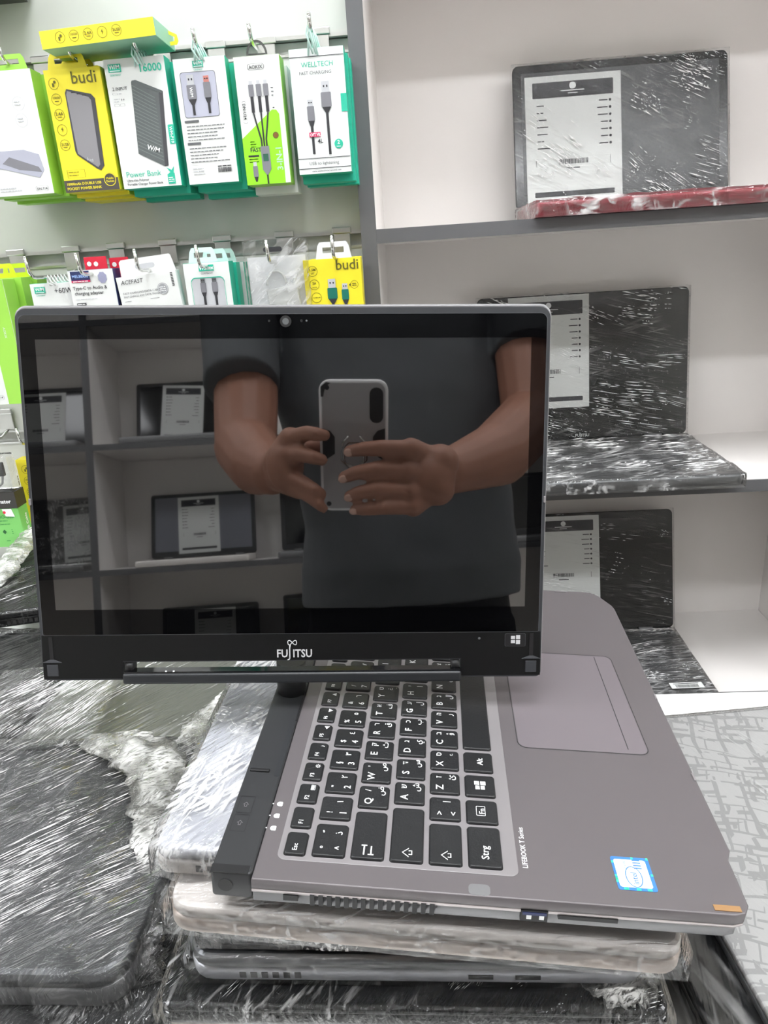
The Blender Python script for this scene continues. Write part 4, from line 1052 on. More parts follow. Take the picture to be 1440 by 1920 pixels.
lines(b, .0095, .017, -.090, 3, .0028, M_olive, lo=.8); b.disc(.0415, -.0845, .0034, .0008, mat('printed_brown', (120, 78, 30), .5)); b.ring(.0415, -.0845, .0036, .0009, .0009, M_olive)
lines(b, .041, .045, -.034, 3, .004, M_grey, seed=3); lines(b, .041, .044, -.055, 1, .004, M_ink, seed=3)
b.build('printing', t)
b = B(M_ink)
for k, x_ in enumerate((.0175, .0265, .0350)):
    b.rect(x_ - .0020, x_ + .0020, -.0300, -.0255, .0009, M_lgrey); b.rect(x_ - .0031, x_ + .0031, -.0420, -.0295, .0010, M_boxgrey, r=.0006); b.rect(x_ - .0018, x_ + .0018, -.0590, -.0420, .0010, M_ink)
    xe = .0265 + (k - 1) * .003
    for (p0, p1) in (((x_, -.059), (x_ + (.002 if k == 0 else -.002 if k == 2 else 0), -.070)), ((x_ + (.002 if k == 0 else -.002 if k == 2 else 0), -.070), (xe, -.088)), ((xe, -.088), (xe, -.096))):
        dx = Vector((p1[0] - p0[0], p1[1] - p0[1])).normalized(); nx_ = Vector((-dx.y, dx.x)) * .0009
        b.prism([(p0[0] - nx_.x, p0[1] - nx_.y), (p1[0] - nx_.x, p1[1] - nx_.y), (p1[0] + nx_.x, p1[1] + nx_.y), (p0[0] + nx_.x, p0[1] + nx_.y)], .0008, .0011, M_ink)
b.prism([(.0215, -.0955), (.0320, -.0955), (.0320, -.1210), (.0275, -.1270), (.0258, -.1270), (.0215, -.1210)][::-1], .0008, .0012, M_boxgrey); b.rect(.0235, .0300, -.112, -.104, .0014, mat('printed_screen', (40, 90, 70), .4)); b.rect(.0257, .0277, -.1372, -.1265, .0011, M_ink)
b.rect(.0105, .0145, -.1165, -.1120, .0009, M_lgrey); b.rect(.0095, .0155, -.1285, -.1165, .0010, M_boxgrey, r=.0006); b.prism([(.0100, -.1285), (.0115, -.1340), (.0135, -.1340), (.0150, -.1285)][::-1], .0008, .0010, M_ink)
b.build('cable_picture', t)
b = B(mat('clear_tab_dark', (70, 72, 70), .15)); b.ring(0, 0, 0, .0030, -.001, pts=[(.0285 + .0125 * math.cos(a_ * math.pi / 14), .0005 + .0155 * math.sin(a_ * math.pi / 14)) for a_ in range(15)] + [(.0160, .0005)]); b.build('hang_tab', t)
plain_stack(1, 'lime cable box behind the three plug cable box', 'cable_box', -.205, -.2265, Z1 + .008, .055, .140, .030, M_white, HW, .0275)
# 6 white and teal charging cable box
t = pkg('cable_box', 'white box with teal rim picturing two cable plugs, right end of the top row', -.1415, -.2325, Z1 + .001, .0645, .1335, .020, mat('white_card_dim', (226, 230, 228), .45), M_teal)
b = B(M_teal)
b.rect(.0005, .064, -.0092, -.0085, .0006, M_ink); b.rect(.0005, .0640, -.1165, -.1158, .0006, M_ink); b.rect(.0005, .0640, -.1275, -.1268, .0006, M_ink)
b.text('WELLTECH', .0325, -.0195, .0075, .0006, M_teal, 'CENTER', bold=.0); b.text('FAST CHARGING', .0295, -.0272, .0050, .0006, M_grey, 'CENTER')
b.text('USB to lightening', .0315, -.1235, .0052, .0006, M_grey, 'CENTER', bold=.0); b.text('www.welltechinternational.com', .034, -.1312, .0028, .0006, M_grey, 'CENTER', bold=.01)
b.disc(.0510, -.1020, .0052, .0007, M_teal); b.text('2', .0510, -.1022, .0060, .0009, M_leg, 'CENTER', bold=.02); b.rect(.0485, .0535, -.1052, -.1045, .0009, M_leg)
b.rect(.0575, .0645, -.068, -.049, .0007, M_teal)
b.build('printing', t)
b = B(M_ink); usb(b, .0400, -.0350, 1.0, body=M_boxgrey, w=.0120, ml=.0115, bl=.0155, cable=.045, z=.0009); usb(b, .0205, -.0530, 1.0, body=M_boxgrey, w=.0085, ml=.0070, bl=.0155, cable=.030, z=.0009)
b.build('cable_picture', t)
b = B(M_redp); b.rect(.0165, .0300, -.0930, -.0880, .0012, M_redp); b.text('OFT VIL', .0175, -.0922, .0045, .0014, M_leg, bold=.02, sx=.8); b.text('4L', .0260, -.1000, .0065, .0012, M_ink, bold=.02); b.build('price_label', t)
loops(-.1125, -.248, Z1 - .008, 4, 'pale green cord loops at the right end of the top row', yb=-.228)
plain_stack(2, ['white and teal cable box, second on the last hook of the top row', 'teal cable box, hindmost on the last hook of the top row'], 'cable_box', -.139, -.231, Z1, .0665, .1370, .019, M_teal, HW, .0225)

# ---- second row
for i, (x, l) in enumerate(((-.487, 'hook above the white and teal box, second row'), (-.422, 'hook in front of the red card, second row'), (-.348, 'hook through the white cable sleeve, second row'),
                            (-.271, 'hook through the frosted tabs, second row'), (-.184, 'hook through the clear bag, second row'), (-.104, 'hook at the right end of the second row'), (-.567, 'hook through the lime tabs, second row'))):
    hook(x, -.001, Z1 - .038, 'chrome ' + l)
# lime tabbed box at the left edge
t = pkg('accessory_box', 'white fronted lime green box left of the big screen', -.604, -.008 + .006, .955, .066, .162, .028, M_white, M_lime, yaw=-.02, roll=-.0)
b = B(M_brightlime); b.rect(.036, .0655, -.1615, -.0005, .0005, M_lime); b.ring(0, 0, 0, .0003, .0006, M_grey, pts=rr(.018, .006, .002, .022, -.152)); b.text('DN-T14', .022, -.1535, .0042, .0006, M_ink, 'CENTER', bold=.01)
b.text('AOKIX', .052, -.060, .0045, .0007, M_white, rot=-math.pi / 2); b.ring(.020, -.10, .011, .002, .0006, M_grey)
b.build('printing', t); tab(t, .066, mat('tab_yellow_green', (206, 232, 40), .4), cx=.036, tw=.036, th=.018)
for k in range(2):
    q = pkg('accessory_box', ('lime green box behind the white fronted one, left edge', 'lime green box hindmost at the left edge, second row')[k], -.602 + .006 * (k + 1), -.003, .955 + .030 * (k + 1), .066, .155, .027, M_lime, M_lime); tab(q, .066, mat('tab_yellow_green', (206, 232, 40), .4), cx=.040, tw=.036, th=.018)
# 60 W box
t = pkg('cable_box', 'white and teal box marked plus 60W, second row', -.5130, .0065, Z1 + .006, .0760, .13, .02, M_white, M_teal)
b = B(M_teal); wm(b, .0055, -.0045, .0145); b.text('+60W', .0570, -.0135, .0095, .0006, M_ink, 'RIGHT', bold=.0); b.build('printing', t)
loops(-.478, .002, Z1 + .000, 6, 'white spiral cord on the hook above the plus 60W box', mat('white_cord', (232, 234, 232), .5), yb=.006)
# audio adapter box
t = pkg('adapter_box', 'white and navy box of a charging adapter, second row', -.4545, -.0065, Z1 - .004, .0605, .12, .024, M_white, M_navy)
b = B(M_navy)
b.rect(.0040, .0290, -.0150, -.0012, .0006, M_navy); b.rect(.0040, .0290, -.0150, -.0125, .0007, M_redp); b.text('MELBERRI', .0165, -.0092, .0050, .0009, mat('printed_palenavy', (150, 180, 230), .5), 'CENTER', bold=.02)
lines(b, .006, .027, -.0138, 1, .002, M_leg, z=.0009, lo=.98)
b.text('Type-C to Audio &', .0040, -.0240, .0058, .0006, M_ink, bold=.01); b.text('charging adapter', .0050, -.0305, .0058, .0006, M_ink, bold=.01)
lines(b, .0055, .035, -.0360, 1, .002, M_lgrey, lo=.95, th=.0003); b.rect(.0055, .0180, -.0440, -.0405, .0006, M_ink, r=.001); lines(b, .0065, .017, -.0422, 1, .002, M_leg, z=.0008, lo=.95)
b.prism([(.0455 + .0062 * math.cos(i * .3927) * (1 if i % 2 else .88), -.0105 + .0075 * math.sin(i * .3927) * (1 if i % 2 else .88)) for i in range(16)], .0004, .0006, mat('seal_lilac', (176, 178, 210), .3, metal=.5))
b.build('printing', t)
for k, (x_, y_, m2) in enumerate(((-.4365, -.022, M_red), (-.4080, -.0195, M_red))):
    t = pkg('hang_card', ('red hang card with two holes behind the adapter box', 'red hang card, right and behind the other red one')[k], x_, y_, Z1 + .012 + k * .012, .030 if k == 0 else .026, .10, .001, m2, m2)
    b = B(M_white); b.disc(.0065, -.0085, .0030, .0004, M_white); b.disc(.0155, -.0090, .0030, .0004, M_white); b.build('slot', t)
# cable sleeve
t = pkg('cable_box', 'plain white cable box with grey lettering and a tall flap, second row', -.3930, .0060, Z1 - .002, .0800, .13, .016, M_white, M_white, roll=.07)
b = B(M_grey); b.text('ACEFAST', .0055, -.0095, .0072, .0006, M_ink, bold=.0, slant=.2); b.text('FAST CHARGING DATA CABLE', .0055, -.0220, .0036, .0006, M_grey); b.text('FAST CHARGE AND DATA TRANSFER', .0055, -.0262, .0034, .0006, M_grey, sx=.92)
b.disc(.0590, -.0205, .0072, .0006, mat('seal_grey', (158, 160, 164), .5)); b.ring(.0590, -.0205, .0064, .0004, .0008, M_leg); lines(b, .0545, .0635, -.0185, 3, .0024, M_leg, z=.0008, lo=.9)
for k in range(9): b.rect(.0725, .0755, -.0035 - k * .0019, -.0025 - k * .0019, .0006, M_ink)
b.rect(.0055, .0140, -.0310, -.0306, .0006, M_ink); b.rect(.040, .052, -.0310, -.0306, .0006, M_ink); b.build('printing', t)
b = B(M_white); b.prism([(.0060, 0), (.0795, 0), (.0760, .0190), (.0740, .0205), (.0100, .0205), (.0070, .0180)], -.0062, -.0056); b.prism(rr(.026, .006, .003, .0400, .0100), -.0056, -.0053, M_lgrey); b.build('hang_flap', t)
# frosted tab cable box
t = pkg('cable_box', 'white and teal box with two dark plugs in its window, second row', -.3035, -.0060, Z1 + .001, .0600, .13, .024, M_white, M_teal)
b = B(M_teal); b.rect(.0205, .0400, -.0105, -.0030, .0006, M_teal); b.text('W.max', .0303, -.0088, .0062, .0008, M_leg, 'CENTER', bold=.03); b.text('GERMANY', .0303, -.0145, .0034, .0006, M_grey, 'CENTER')
b.ring(0, 0, 0, .0012, .0007, M_teal, pts=rr(.044, .10, .006, .0300, -.0680)); b.build('printing', t)
b = B(M_lav); b.prism(rr(.0416, .0976, .005, .0300, -.0680), -.0002, .0003, M_lgrey)
for x_ in (.0235, .0385): usb(b, x_, -.0195, .8, body=M_boxgrey, w=.0075, ml=.0065, bl=.0150, cable=.03, z=.0009, metal=M_grey)
b.build('cable_window', t)
M_frost = mat('frosted_tab', (205, 232, 226), .25)
tab(t, .060, M_frost, cx=.0270, tw=.032, th=.018)
for k in range(2):
    q = pkg('cable_box', ('white and teal box, second on the frosted tab hook', 'teal cable box, hindmost on the frosted tab hook')[k], -.3005 + k * .004, -.0040, Z1 + .027 * (k + 1), .060, .13, .022, M_white if k else M_teal, M_teal); tab(q, .060, M_frost, cx=.0330, tw=.030, th=.018)
# clear zip bag with a white adapter
t = pkg('adapter_bag', 'clear zip bag holding a small white adapter with a short cord, second row', -.2210, -.0080, Z1 + .010, .0760, .13, .001, mat('bag_back_card', (232, 234, 236), .5), M_white)
b = B(M_white); b.box(.0150, .0560, -.075, -.0430, .001, .010, None, .0015, RZ(.12) @ T(.002, 0, 0)); b.build('adapter_body', t)
b = B(M_white); b.tube([(.036 + .0125 * math.cos(a_ * .17), -.034 + .0155 * math.sin(a_ * .17), .004) for a_ in range(20)], .0016); b.tube([(.0600, -.028, .004), (.0605, -.060, .004)], .0028); b.build('adapter_cord', t)
film_on(t, .0, .0785, -.13, .018, .0002, .012, F_bag, None, 'clear crinkled zip bag', off=.001, amp=.0010, cell=.004, seed=81, ang=.4, crease_glints=40, cw=(.0004, .0008), clen=(.004, .02))
b = B(M_ink); b.prism(rr(.024, .006, .003, .0370, .0080), .0145, .0149); tag(b.build('hang_slot', t), 'dark slot of the bag')
# yellow cable box
t = pkg('cable_box', 'yellow box picturing two teal cable plugs, right end of the second row', -.1480, -.0005, Z1 + .001, .0740, .13, .022, M_yel, M_yel)
b = B(M_olive); b.text('budi', .0715, -.0140, .0175, .0006, M_olive, 'RIGHT', bold=.008)
for (x_, y_, a1, a2) in ((.0115, -.0140, '1.5M', '5FT'), (.0125, -.0305, '3A', 'FASTER'), (.0140, -.0465, '', 'ALUMINUM')):
    b.ring(x_, y_, .0064, .0005, .0006, M_olive)
    if a1: b.text(a1, x_, y_ + .0004, .0042, .0006, M_olive, 'CENTER', bold=.02)
    b.text(a2, x_, y_ - .0038 if a1 else y_ - .0005, .0032 if a2 == '5FT' else .0018, .0006, M_olive, 'CENTER', bold=.02)
b.ring(.0640, -.0330, .0050, .0004, .0006, M_olive); lines(b, .0612, .0668, -.0318, 2, .0022, M_olive, lo=.9); b.prism([(.0568, -.0330), (.0592, -.0312), (.0592, -.0348)], .0004, .0006, M_olive)
b.build('printing', t)
M_tealp = mat('printed_tealplug', (24, 108, 92), .4)
b = B(M_ink); usb(b, .0350, -.0245, 1.0, body=M_tealp, w=.0125, ml=.0110, bl=.0135, cable=.05, z=.0009); usb(b, .0515, -.0310, .9, body=M_tealp, w=.0090, ml=.0080, bl=.0140, cable=.05, z=.0009); b.build('cable_picture', t)
tab(t, .074, M_white, cx=.0400, tw=.040, th=.020)
plain_stack(1, 'yellow cable box hidden behind the front one, right end of the second row', 'cable_box', -.1430, -.0030, Z1, .0660, .13, .021, M_yel, HW, .026)

# ---- third row, far left
hook(-.640, .222, .94, 'chrome hook left of the screen edge, third row')
t = pkg('cable_pack', 'clear blister pack with a black band over a green card, left of the big screen', -.6590, .3095, .955, .066, .060, .024, M_green, M_green)
M_dkg = mat('printed_darkgreen', (40, 130, 60), .5)
b = B(mat('black_band', (44, 42, 40), .5)); b.box(-.0005, .0665, 0, .0240, -.0245, .0012); b.text('Terminator', .040, .0080, .0080, .0015, M_leg, 'CENTER', bold=.02); b.build('header_band', t)
b = B(M_dkg)
b.text('MICRO-USB', .040, -.0150, .0066, .0006, M_dkg, 'CENTER', bold=.02); lines(b, .033, .047, -.0190, 1, .002, M_dkg, lo=.95); lines(b, .029, .051, -.0240, 1, .002, M_dkg, lo=.95)
b.prism([(.035, -.036), (.0380, -.0325), (.041, -.036), (.038, -.0395)][::-1], .0004, .0006, mat('printed_deepgreen', (16, 84, 36), .5)); lines(b, .049, .051, -.033, 3, .003, M_dkg); lines(b, .038, .048, -.050, 1, .003, M_dkg)
b.build('printing', t)
b = B(M_leg); b.prism([(.042, -.001), (.056, -.001), (.059, -.013), (.046, -.012)][::-1], .0004, .0009, M_leg); b.disc(.045, -.006, .0022, .0011, M_red); b.build('torn_label', t)
b = B(M_leg); b.text('USB Cable', 0, 0, .0075, 0, M_leg, bold=.02); b.build('side_printing', t, Matrix(((0, 0, 1, .0667), (1, 0, 0, -.045), (0, 1, 0, -.017), (0, 0, 0, 1))))
b = B(M_clearpl); b.box(.0, .066, .024, .078, -.022, .002, None, .003); b.build('blister', t)
b = B(M_ink); b.box(.046, .054, .046, .066, -.012, -.006, M_ink, .001); b.tube([(.050, .046, -.009), (.047, .035, -.009), (.040, .030, -.009), (.032, .036, -.009), (.030, .060, -.009), (.022, .068, -.009)], .0016, M_lgrey); b.build('cable', t)
t = pkg('cable_box', 'yellow box with ring icons, mostly behind the left edge of the big screen', -.6075, .2500, 1.000, .070, .134, .022, M_yel, M_yel)
b = B(M_olive); budi_icons(b, [(.0135, -.0150 - .0175 * i) for i in range(5)], .0066); b.build('printing', t)
hook(-.575, .222, .97, 'chrome hook above the yellow box, third row')
# dark shelf corner at the top left
t = thing('hanging_pack', V(-.60, -.335, .93).to_4x4() if False else Matrix.Translation(V(-.66, -.335, .94)), 'dark grey pack with a white cord, cut off at the top left corner', 'package')
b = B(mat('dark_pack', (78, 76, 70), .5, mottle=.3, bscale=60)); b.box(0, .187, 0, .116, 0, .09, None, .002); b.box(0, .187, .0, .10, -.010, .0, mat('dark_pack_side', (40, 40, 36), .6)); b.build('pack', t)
b = B(M_leg); b.tube([(.145 + .022 * math.cos(a_ * .15 + 3.14), -.002, .004 + .012 * math.sin(a_ * .15 + 3.14)) for a_ in range(20)], .0012); b.build('cord', t)

# ------------------------------------------------------------------ the shelves behind the photographer (seen in the black screen)
RZF = -1.30
shelving('shelving_unit', 'white shelving unit with open laptops and price sheets behind the photographer', -1.70, [-1.70, -.763, .20, 1.15], 1.15, RZF, -1.60, [-.53, -.160, .209, .578, .947], 1)
G_B = 'opened laptops on the shelves behind the photographer'
M_disp3 = mat('display_reflection_grey', (112, 114, 124), .3)  # switched off screen, its bluish grey reflection put into the base colour
M_lblk = mat('dark_lid_matte', (40, 40, 42), .4)
def rear(label, x0, Y, W=.335, tilt=10, base_m=None, sheet=None, H=.21, fm=None, disp=None, **k):
    return open_laptop(label, x0, -1.505, Y, W, .20, H, math.radians(tilt), base_m=base_m or M_mid, lid_m=M_lblk, disp_m=disp or M_disp2, facing=-1, group=G_B, sheet=sheet, fm=fm, fbase=bool(fm), **k)
GS = 'printed price sheets behind the photographer'
rear('black open laptop with a tilted price sheet, upper shelf just right of the rear divider', -.345, -.160, sheet=(.125, .006, .135, .188, 'tilted white price sheet on the upper black laptop behind the photographer', .06))
rear('silver edged open laptop with a bluish grey reflection painted on its screen, middle shelf behind the photographer', -.318, .209, base_m=M_silver2, disp=M_disp3, kb=True, sheet=(.115, .012, .132, .186, 'white price sheet centred on the screen with the bluish grey reflection behind the photographer', -.01))
rear('black open laptop on the lower shelf behind the photographer, price sheet in its middle', -.326, .578, W=.31, sheet=(.075, .012, .132, .186, 'white price sheet on the lower black laptop behind the photographer', 0))
rear('dark open laptop on the middle rear shelf, partly behind the photographer', .085, .209, W=.32)
rear('dark open laptop on the lower rear shelf, partly behind the photographer', .085, .578, W=.33, H=.225)
rear('dark open laptop in the left rear bay with a flat price sheet, upper shelf', -.800, -.160, W=.34, sheet=(.105, .006, .160, .188, 'white price sheet in the left rear bay, upper shelf', 0))
rear('wrapped open laptop in the left rear bay, middle shelf, sheet on its right', -.800, .209, W=.34, H=.215, fm=F_heavy, seed=91, sheet=(.004, .012, .120, .186, 'white price sheet under wrap in the left rear bay, middle shelf', -.05), filmk=dict(crease_glints=80, cw=(.001, .003), clen=(.01, .05)))
rear('dark open laptop on the middle rear shelf, right of the photographer', .70, .209, W=.34)

# ------------------------------------------------------------------ the photographer and the phone (placed by their mirror images)
nW = Vector((-.0669096, .1862546, .98022055)).normalized(); dW = nW.dot(Vector((-.09163041, .24962137, .3929895)))
def mir(px, py, s):
    """the real point whose reflection in the screen is seen at px,py after s metres"""
    d = RW.transposed() @ Vector(((px - 720) / F, (py - 960) / F, 1)); P = d * s
    q = P - nW * 2 * (nW.dot(P) - dW); return V(q.x, q.y, q.z)
def campt(x, y, z): return CAMP + CAMROT @ Vector((x, y, z))

# the phone: its back faces the laptop, its lens is where the picture is taken from
MP = cam_to_world((1, 0, 0), (0, -1, 0), (0, 0, -1), (0, 0, 0)) @ RY(math.pi)     # local z towards the laptop, x to the viewer's left
t = thing('phone', MP, 'phone in a translucent case with dark corner pads and a finger ring, held upright', 'phone')
# camera coordinates of the case: x -.0688..+.0145, y -.024..+.140
def PX(x): return -x
M_case = mat('case_translucent', (172, 168, 170), .3)
M_bump = mat('case_bumper', (238, 236, 238), .2)
M_casedk = mat('case_dark_pad', (44, 40, 40), .5)
cx_, cy_ = .02715, -.058
b = B(M_bump); b.prism(rr(.0835, .1640, .013, cx_, cy_), -.0125, -.0030, None, .0025); b.build('case_bumper', t)
b = B(M_case); b.prism(rr(.0765, .1570, .010, cx_, cy_), -.0040, -.0026, None, .0004); b.build('case_back', t)
b = B(M_gloss); b.prism(rr(.0765, .1570, .010, cx_, cy_), -.0135, -.0120); tag(b.build('phone_screen', t), 'black touch screen')
b = B(M_casedk); b.prism(rr(.0165, .0430, .008, -.0003, .0060 - .0125), -.0028, -.0016, None, .0004)
for yy in (.006, -.0065, -.018): b.cyl((0, yy - .0005, -.0020), (0, yy - .0005, -.0013), .0050, m=M_casedk, seg=24)
b.build('camera_module', t)
b = B(M_casedk)
for (x, y) in ((.0590, .0150), (.0590, -.1300)): b.cyl((x, y, -.0028), (x, y, -.0022), .0030, m=M_black)
b.prism([(.0665, .004), (.0665, .016), (.060, .0215), (.0545, .0205), (.061, .0155), (.0635, .004)], -.0028, -.0023)
b.prism([(.0655, -.0345), (.0560, -.0375), (.0505, -.0450), (.0505, -.0660), (.0655, -.0760)], -.0028, -.0022)
b.prism([(-.0110, -.0345), (-.0015, -.0375), (.0040, -.0450), (.0040, -.0660), (-.0110, -.0760)][::-1], -.0028, -.0022)
b.build('case_pad', t)
b = B(M_chrome); b.ring(0, 0, 0, .0012, -.0021, M_chrome, pts=[(cx_ + .0175 * math.cos(a_ * math.pi / 4 + .39), -.068 + .0175 * math.sin(a_ * math.pi / 4 + .39)) for a_ in range(8)])
for s_ in (-1, 1): b.tube([(cx_ + s_ * .0150, -.0590, -.0018), (cx_ + s_ * .0135, -.0520, -.0018), (cx_ + s_ * .0070, -.0440, -.0018)], .0009, M_chrome)
b.tube([(cx_ + .0125 * math.cos(a_ * .2618), -.0700 + .0125 * math.sin(a_ * .2618), -.0006) for a_ in range(24)], .0012, M_chrome, 8, True); b.build('finger_ring', t)

M_skin = mat('skin', (158, 110, 90), .55, mottle=.22, bscale=18, bump=.25)
person = thing('person', T(-.02, -.38, 0), 'person in a dark grey t-shirt and black trousers holding a phone with both hands', 'person')
PI_ = person.matrix_world.inverted()
b = B(M_skin)
G = .876
# right arm in the mirror picture
shB, elB, wrB = mir(985, 545, 1.22), mir(1000, 782, 1.12), mir(842, 884, .935)
b.limb([shB, mir(985, 640, 1.19), elB], [.055, .054, .049]); b.limb([elB, mir(935, 850, 1.03), wrB], [.050, .047, .0300])
b.sph(elB, .047)
def finger(pts, rad): b.limb(pts, rad, seg=12)
wb = wrB
fB = [((770, 843), (715, 840), (680, 842), (655, 846), 1.0), ((765, 884), (705, 880), (668, 886), (645, 895), 1.0), ((768, 922), (708, 918), (675, 922), (655, 930), .94), ((775, 950), (722, 952), (692, 955), (664, 956), .84)]
for (k, p1, p2, p3, sc_) in fB:
    K_ = mir(*k, G - .008); a1 = mir(*p1, G - .024); a2 = mir(*p2, G - .021); a3 = mir(*p3, G - .014)
    b.limb([wb.lerp(K_, .12), K_], [.020, .0150 * sc_]); finger([K_, a1, a2, a3], [.0118 * sc_, .0102 * sc_, .0090 * sc_, .0078 * sc_])
# palm filler and thumb on the far side of the phone
b.sph(mir(805, 895, G + .004), .022, sx=1.5, sy=1, sz=1.35); b.sph(mir(825, 868, G + .012), .024); b.sph(mir(820, 915, G + .006), .022)
b.limb([mir(825, 885, G + .030), mir(775, 872, G + .036), mir(722, 850, G + .032), mir(690, 835, G + .028)], [.019, .0135, .0112, .0090])
# left arm in the mirror picture
shA, elA, wrA = mir(445, 560, 1.22), mir(462, 838, 1.06), mir(510, 886, .955)
b.limb([shA, mir(462, 700, 1.16), elA], [.056, .052, .046]); b.limb([elA, mir(485, 872, 1.0), wrA], [.047, .042, .0300]); b.sph(elA, .045)
fA = [((545, 822), (575, 812), (594, 814), (609, 816), .98), ((540, 852), (568, 852), (590, 858), (604, 862), 1.0), ((548, 896), (570, 906), (590, 918), (603, 926), .94), ((562, 918), (582, 932), (596, 944), (607, 953), .82)]
for (k, p1, p2, p3, sc_) in fA:
    K_ = mir(*k, G + .012); a1 = mir(*p1, G - .006); a2 = mir(*p2, G - .016); a3 = mir(*p3, G - .012)
    b.limb([wrA.lerp(K_, .1), K_], [.021, .0150 * sc_]); finger([K_, a1, a2, a3], [.0116 * sc_, .0100 * sc_, .0088 * sc_, .0076 * sc_])
b.sph(mir(535, 872, G + .022), .024, sx=1, sy=1, sz=1.4)
b.limb([mir(520, 868, G + .045), mir(570, 845, G + .038), mir(620, 830, G + .030), mir(655, 828, G + .026)], [.019, .0135, .0112, .0090])
# torso, neck and head
neck = mir(712, 400, 1.30); pel = mir(772, 1190, 1.27); chest = mir(725, 600, 1.26)
b.limb([pel, mir(765, 1000, 1.25), chest, neck.lerp(chest, .25)], [.10, .10, .100, .055]); b.limb([shA, chest.lerp(neck, .40), shB], [.045, .070, .045])
hd = neck + Vector((0, .035, .130))
b.limb([neck - Vector((0, 0, .05)), neck + Vector((0, .01, .09))], [.060, .056])
b.sph(hd + Vector((0, -.012, .035)), .088, sx=.86, sy=1.08, sz=1.02, u=32, v=20); b.sph(hd + Vector((0, .015, -.035)), .070, sx=.86, sy=1, sz=1.12, u=32, v=20); b.sph(hd + Vector((0, .045, -.085)), .032, sx=1.15, sy=.9, sz=.8)
b.limb([hd + Vector((0, .080, .020)), hd + Vector((0, .104, -.018))], [.009, .015]); b.sph(hd + Vector((-.012, .094, -.022)), .009); b.sph(hd + Vector((.012, .094, -.022)), .009)
b.limb([hd + Vector((-.020, .074, -.053)), hd + Vector((0, .083, -.052)), hd + Vector((.020, .074, -.053))], [.006, .0085, .006]); b.limb([hd + Vector((-.017, .073, -.063)), hd + Vector((0, .081, -.064)), hd + Vector((.017, .073, -.063))], [.006, .0085, .006])
b.limb([hd + Vector((-.050, .066, .032)), hd + Vector((-.016, .080, .032))], [.011, .010]); b.limb([hd + Vector((.050, .066, .032)), hd + Vector((.016, .080, .032))], [.011, .010])
for s_ in (-1, 1): b.limb([hd + Vector((s_ * .042, .069, .0215)), hd + Vector((s_ * .020, .075, .0215))], [.0062, .0060]); b.limb([hd + Vector((s_ * .042, .067, .0045)), hd + Vector((s_ * .020, .073, .0045))], [.0062, .0060]); b.sph(hd + Vector((s_ * .036, .048, -.030)), .027)
for s_ in (-1, 1):
    b.sph(hd + Vector((s_ * .078, -.010, -.002)), .020, sx=.45, sy=.85, sz=1.5); b.limb([hd + Vector((s_ * .0835, -.006, .022)), hd + Vector((s_ * .087, -.022, .008)), hd + Vector((s_ * .082, -.010, -.026))], [.006, .006, .006])
# legs and feet
ft = []
for s_ in (-1, 1):
    hip = Vector((pel.x + s_ * .085, pel.y, pel.z - .03)); kn = Vector((pel.x + s_ * .105, pel.y + .02, .50)); an = Vector((pel.x + s_ * .115, pel.y - .02, .085))
    b.limb([hip, kn, an], [.085, .055, .036]); b.limb([an + Vector((0, -.03, -.045)), an + Vector((0, .13, -.055))], [.036, .028]); ft.append((hip, kn, an))
b.bm.transform(PI_)
body = remesh(b, 'body', .0030, [M_skin], person, None, 5)
# face details
M_eye = mat('eye_white', (225, 222, 216), .2); M_iris = mat('iris_dark', (40, 26, 18), .2)
for s_ in (-1, 1):
    e = hd + Vector((s_ * .031, .0660, .014)); b = B(M_eye); b.sph(e, .0125, M_eye); b.sph(e + Vector((0, .0080, -.001)), .0056, M_iris); b.bm.transform(PI_); b.build('eye', person)
M_hair = mat('dark_hair', (28, 22, 20), .6, bump=.6, bscale=300)
b = B(M_hair); b.sph(hd + Vector((0, -.024, .048)), .096, sx=.88, sy=1.05, sz=.96, u=32, v=20); b.sph(hd + Vector((0, -.055, .0)), .075, sx=1.02, sy=.8, sz=1.0)
bm_ = b.bm; bmesh.ops.bisect_plane(bm_, geom=bm_.verts[:] + bm_.edges[:] + bm_.faces[:], plane_co=hd + Vector((0, .058, .062)), plane_no=Vector((0, .80, -.60)), clear_outer=True)
bm_.transform(PI_); b.build('hair', person)
M_nail = mat('nail', (205, 165, 150), .25)
for (k, p1, p2, p3, sc_) in fB:
    a2 = mir(*p2, G - .021); a3 = mir(*p3, G - .014); d_ = (a3 - a2).normalized(); out = (CAMROT @ Vector((0, 0, 1)))
    c_ = a3 + out * .0066 * sc_ + d_ * .001; q = B(M_nail); up_ = (out - d_ * out.dot(d_)).normalized()
    q.sph((0, 0, 0), .0056 * sc_, M_nail, sx=1.15, sy=.9, sz=.32); q.bm.transform(PI_ @ Matrix.Translation(c_) @ Matrix((d_, up_.cross(d_), up_)).transposed().to_4x4()); q.build('fingernail', person)
# t-shirt: one loose surface with two short sleeves and open hems
M_shirt = mat('charcoal_cotton', (84, 87, 90), .85, bump=.5, bscale=60, mottle=.1)
def loft(bld, rings, m, cap=False):
    bm = bmesh.new(); R_ = []
    for (c, ax, ay, r1, r2) in rings:
        R_.append([bm.verts.new(c + ax * r1 * math.cos(k * math.pi / 20) * (abs(math.cos(k * math.pi / 20)) ** -.12 if abs(math.cos(k * math.pi / 20)) > .01 else 1) + ay * r2 * math.sin(k * math.pi / 20)) for k in range(40)])
    for A, C in zip(R_[:-1], R_[1:]):
        for k in range(40): f = bm.faces.new((A[k], A[(k + 1) % 40], C[(k + 1) % 40], C[k])); f.smooth = True
    bm.faces.new(R_[0][::-1]); bm.faces.new(R_[-1]); bld.merge(bm, m)
X_ = Vector((1, 0, 0)); Y_ = Vector((0, 1, 0)); Zv = Vector((0, 0, 1))
b = B(M_shirt)
lo_ = mir(772, 1122, 1.24)
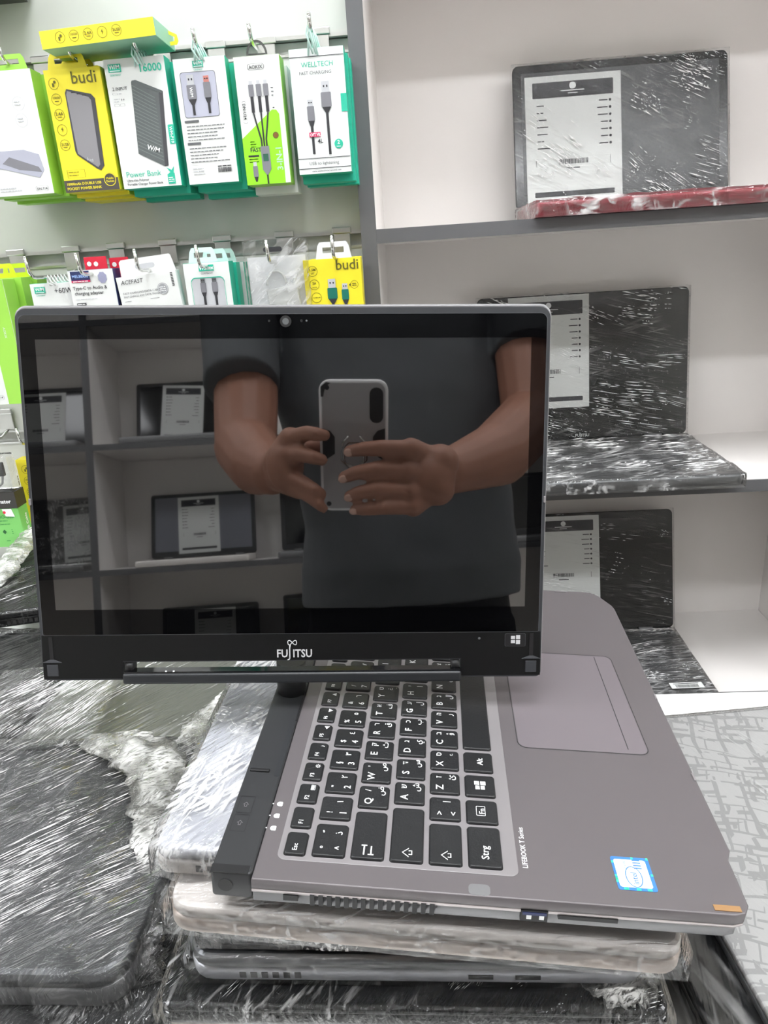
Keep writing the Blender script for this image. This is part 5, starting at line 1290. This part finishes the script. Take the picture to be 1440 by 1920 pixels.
rg = [(lo_, .188, .128), (mir(772, 1060, 1.23), .186, .130), (mir(768, 980, 1.23), .176, .128), (mir(752, 880, 1.23), .182, .126), (mir(736, 760, 1.24), .200, .130), (mir(730, 650, 1.26), .198, .132), (mir(722, 560, 1.28), .205, .118), (mir(716, 490, 1.29), .170, .095), (mir(714, 450, 1.30), .105, .078), (mir(713, 432, 1.30), .072, .070)]
loft(b, [(c, X_, Y_, a_, c_) for c, a_, c_ in rg], M_shirt)
def sleeve(sh, el, top, f=.55):
    d_ = (el - sh).normalized(); a_ = d_.cross(Y_).normalized(); c_ = d_.cross(a_)
    loft(b, [(top, a_, c_, .064, .062), (sh, a_, c_, .064, .068), (sh.lerp(el, f * .6), a_, c_, .060, .066), (sh.lerp(el, f), a_, c_, .059, .064)], M_shirt)
b.limb([shA + Zv * .006, chest.lerp(neck, .50), shB + Zv * .006], [.066, .098, .066]); sleeve(shA, elA, shA.lerp(chest, .35) + Zv * .03, .63); sleeve(shB, elB, shB.lerp(chest, .35) + Zv * .03, .52)
b.bm.transform(PI_)
shirt = remesh(b, 't_shirt', .0045, [M_shirt], person, None, 6)
nv = len(shirt.data.vertices); cs = [0.0] * (nv * 3); ns = [0.0] * (nv * 3)
shirt.data.vertices.foreach_get('co', cs); shirt.data.vertices.foreach_get('normal', ns)
for i in range(nv):
    p = Vector(cs[3 * i:3 * i + 3]); q = p + Vector(ns[3 * i:3 * i + 3]) * (.0040 * noise.noise(Vector((p.x * 9, p.y * 9, p.z * 5))) + .0022 * noise.noise(Vector((p.x * 22 + p.z * 9, p.y * 20, p.z * 16)))); cs[3 * i:3 * i + 3] = q
shirt.data.vertices.foreach_set('co', cs); shirt.data.update()
M_trs = mat('black_trousers', (20, 20, 24), .85, bump=.4, bscale=120)
b = B(M_trs)
loft(b, [(pel + Zv * .115, X_, Y_, .172, .112), (pel + Zv * .03, X_, Y_, .178, .118), (pel - Zv * .08, X_, Y_, .180, .115), (pel - Zv * .13, X_, Y_, .13, .09)], M_trs)
for hip, kn, an in ft:
    loft(b, [(hip + Zv * .05, X_, Y_, .098, .105), (kn, X_, Y_, .074, .078), (an + Zv * .02, X_, Y_, .060, .068), (an - Zv * .015, X_, Y_, .060, .070)], M_trs)
b.bm.transform(PI_); remesh(b, 'trousers', .0060, [M_trs], person, None, 5)
M_shoe = mat('black_shoe', (26, 25, 25), .4)
for hip, kn, an in ft:
    b = B(M_shoe); b.limb([an + Vector((0, -.045, -.038)), an + Vector((0, .03, -.035)), an + Vector((0, .145, -.048))], [.046, .046, .036])
    b.box(an.x - .045, an.x + .045, an.y - .09, an.y + .185, 0.0, .022, M_shoe, .008); b.bm.transform(PI_); remesh(b, 'shoe', .005, [M_shoe], person, None, 4)
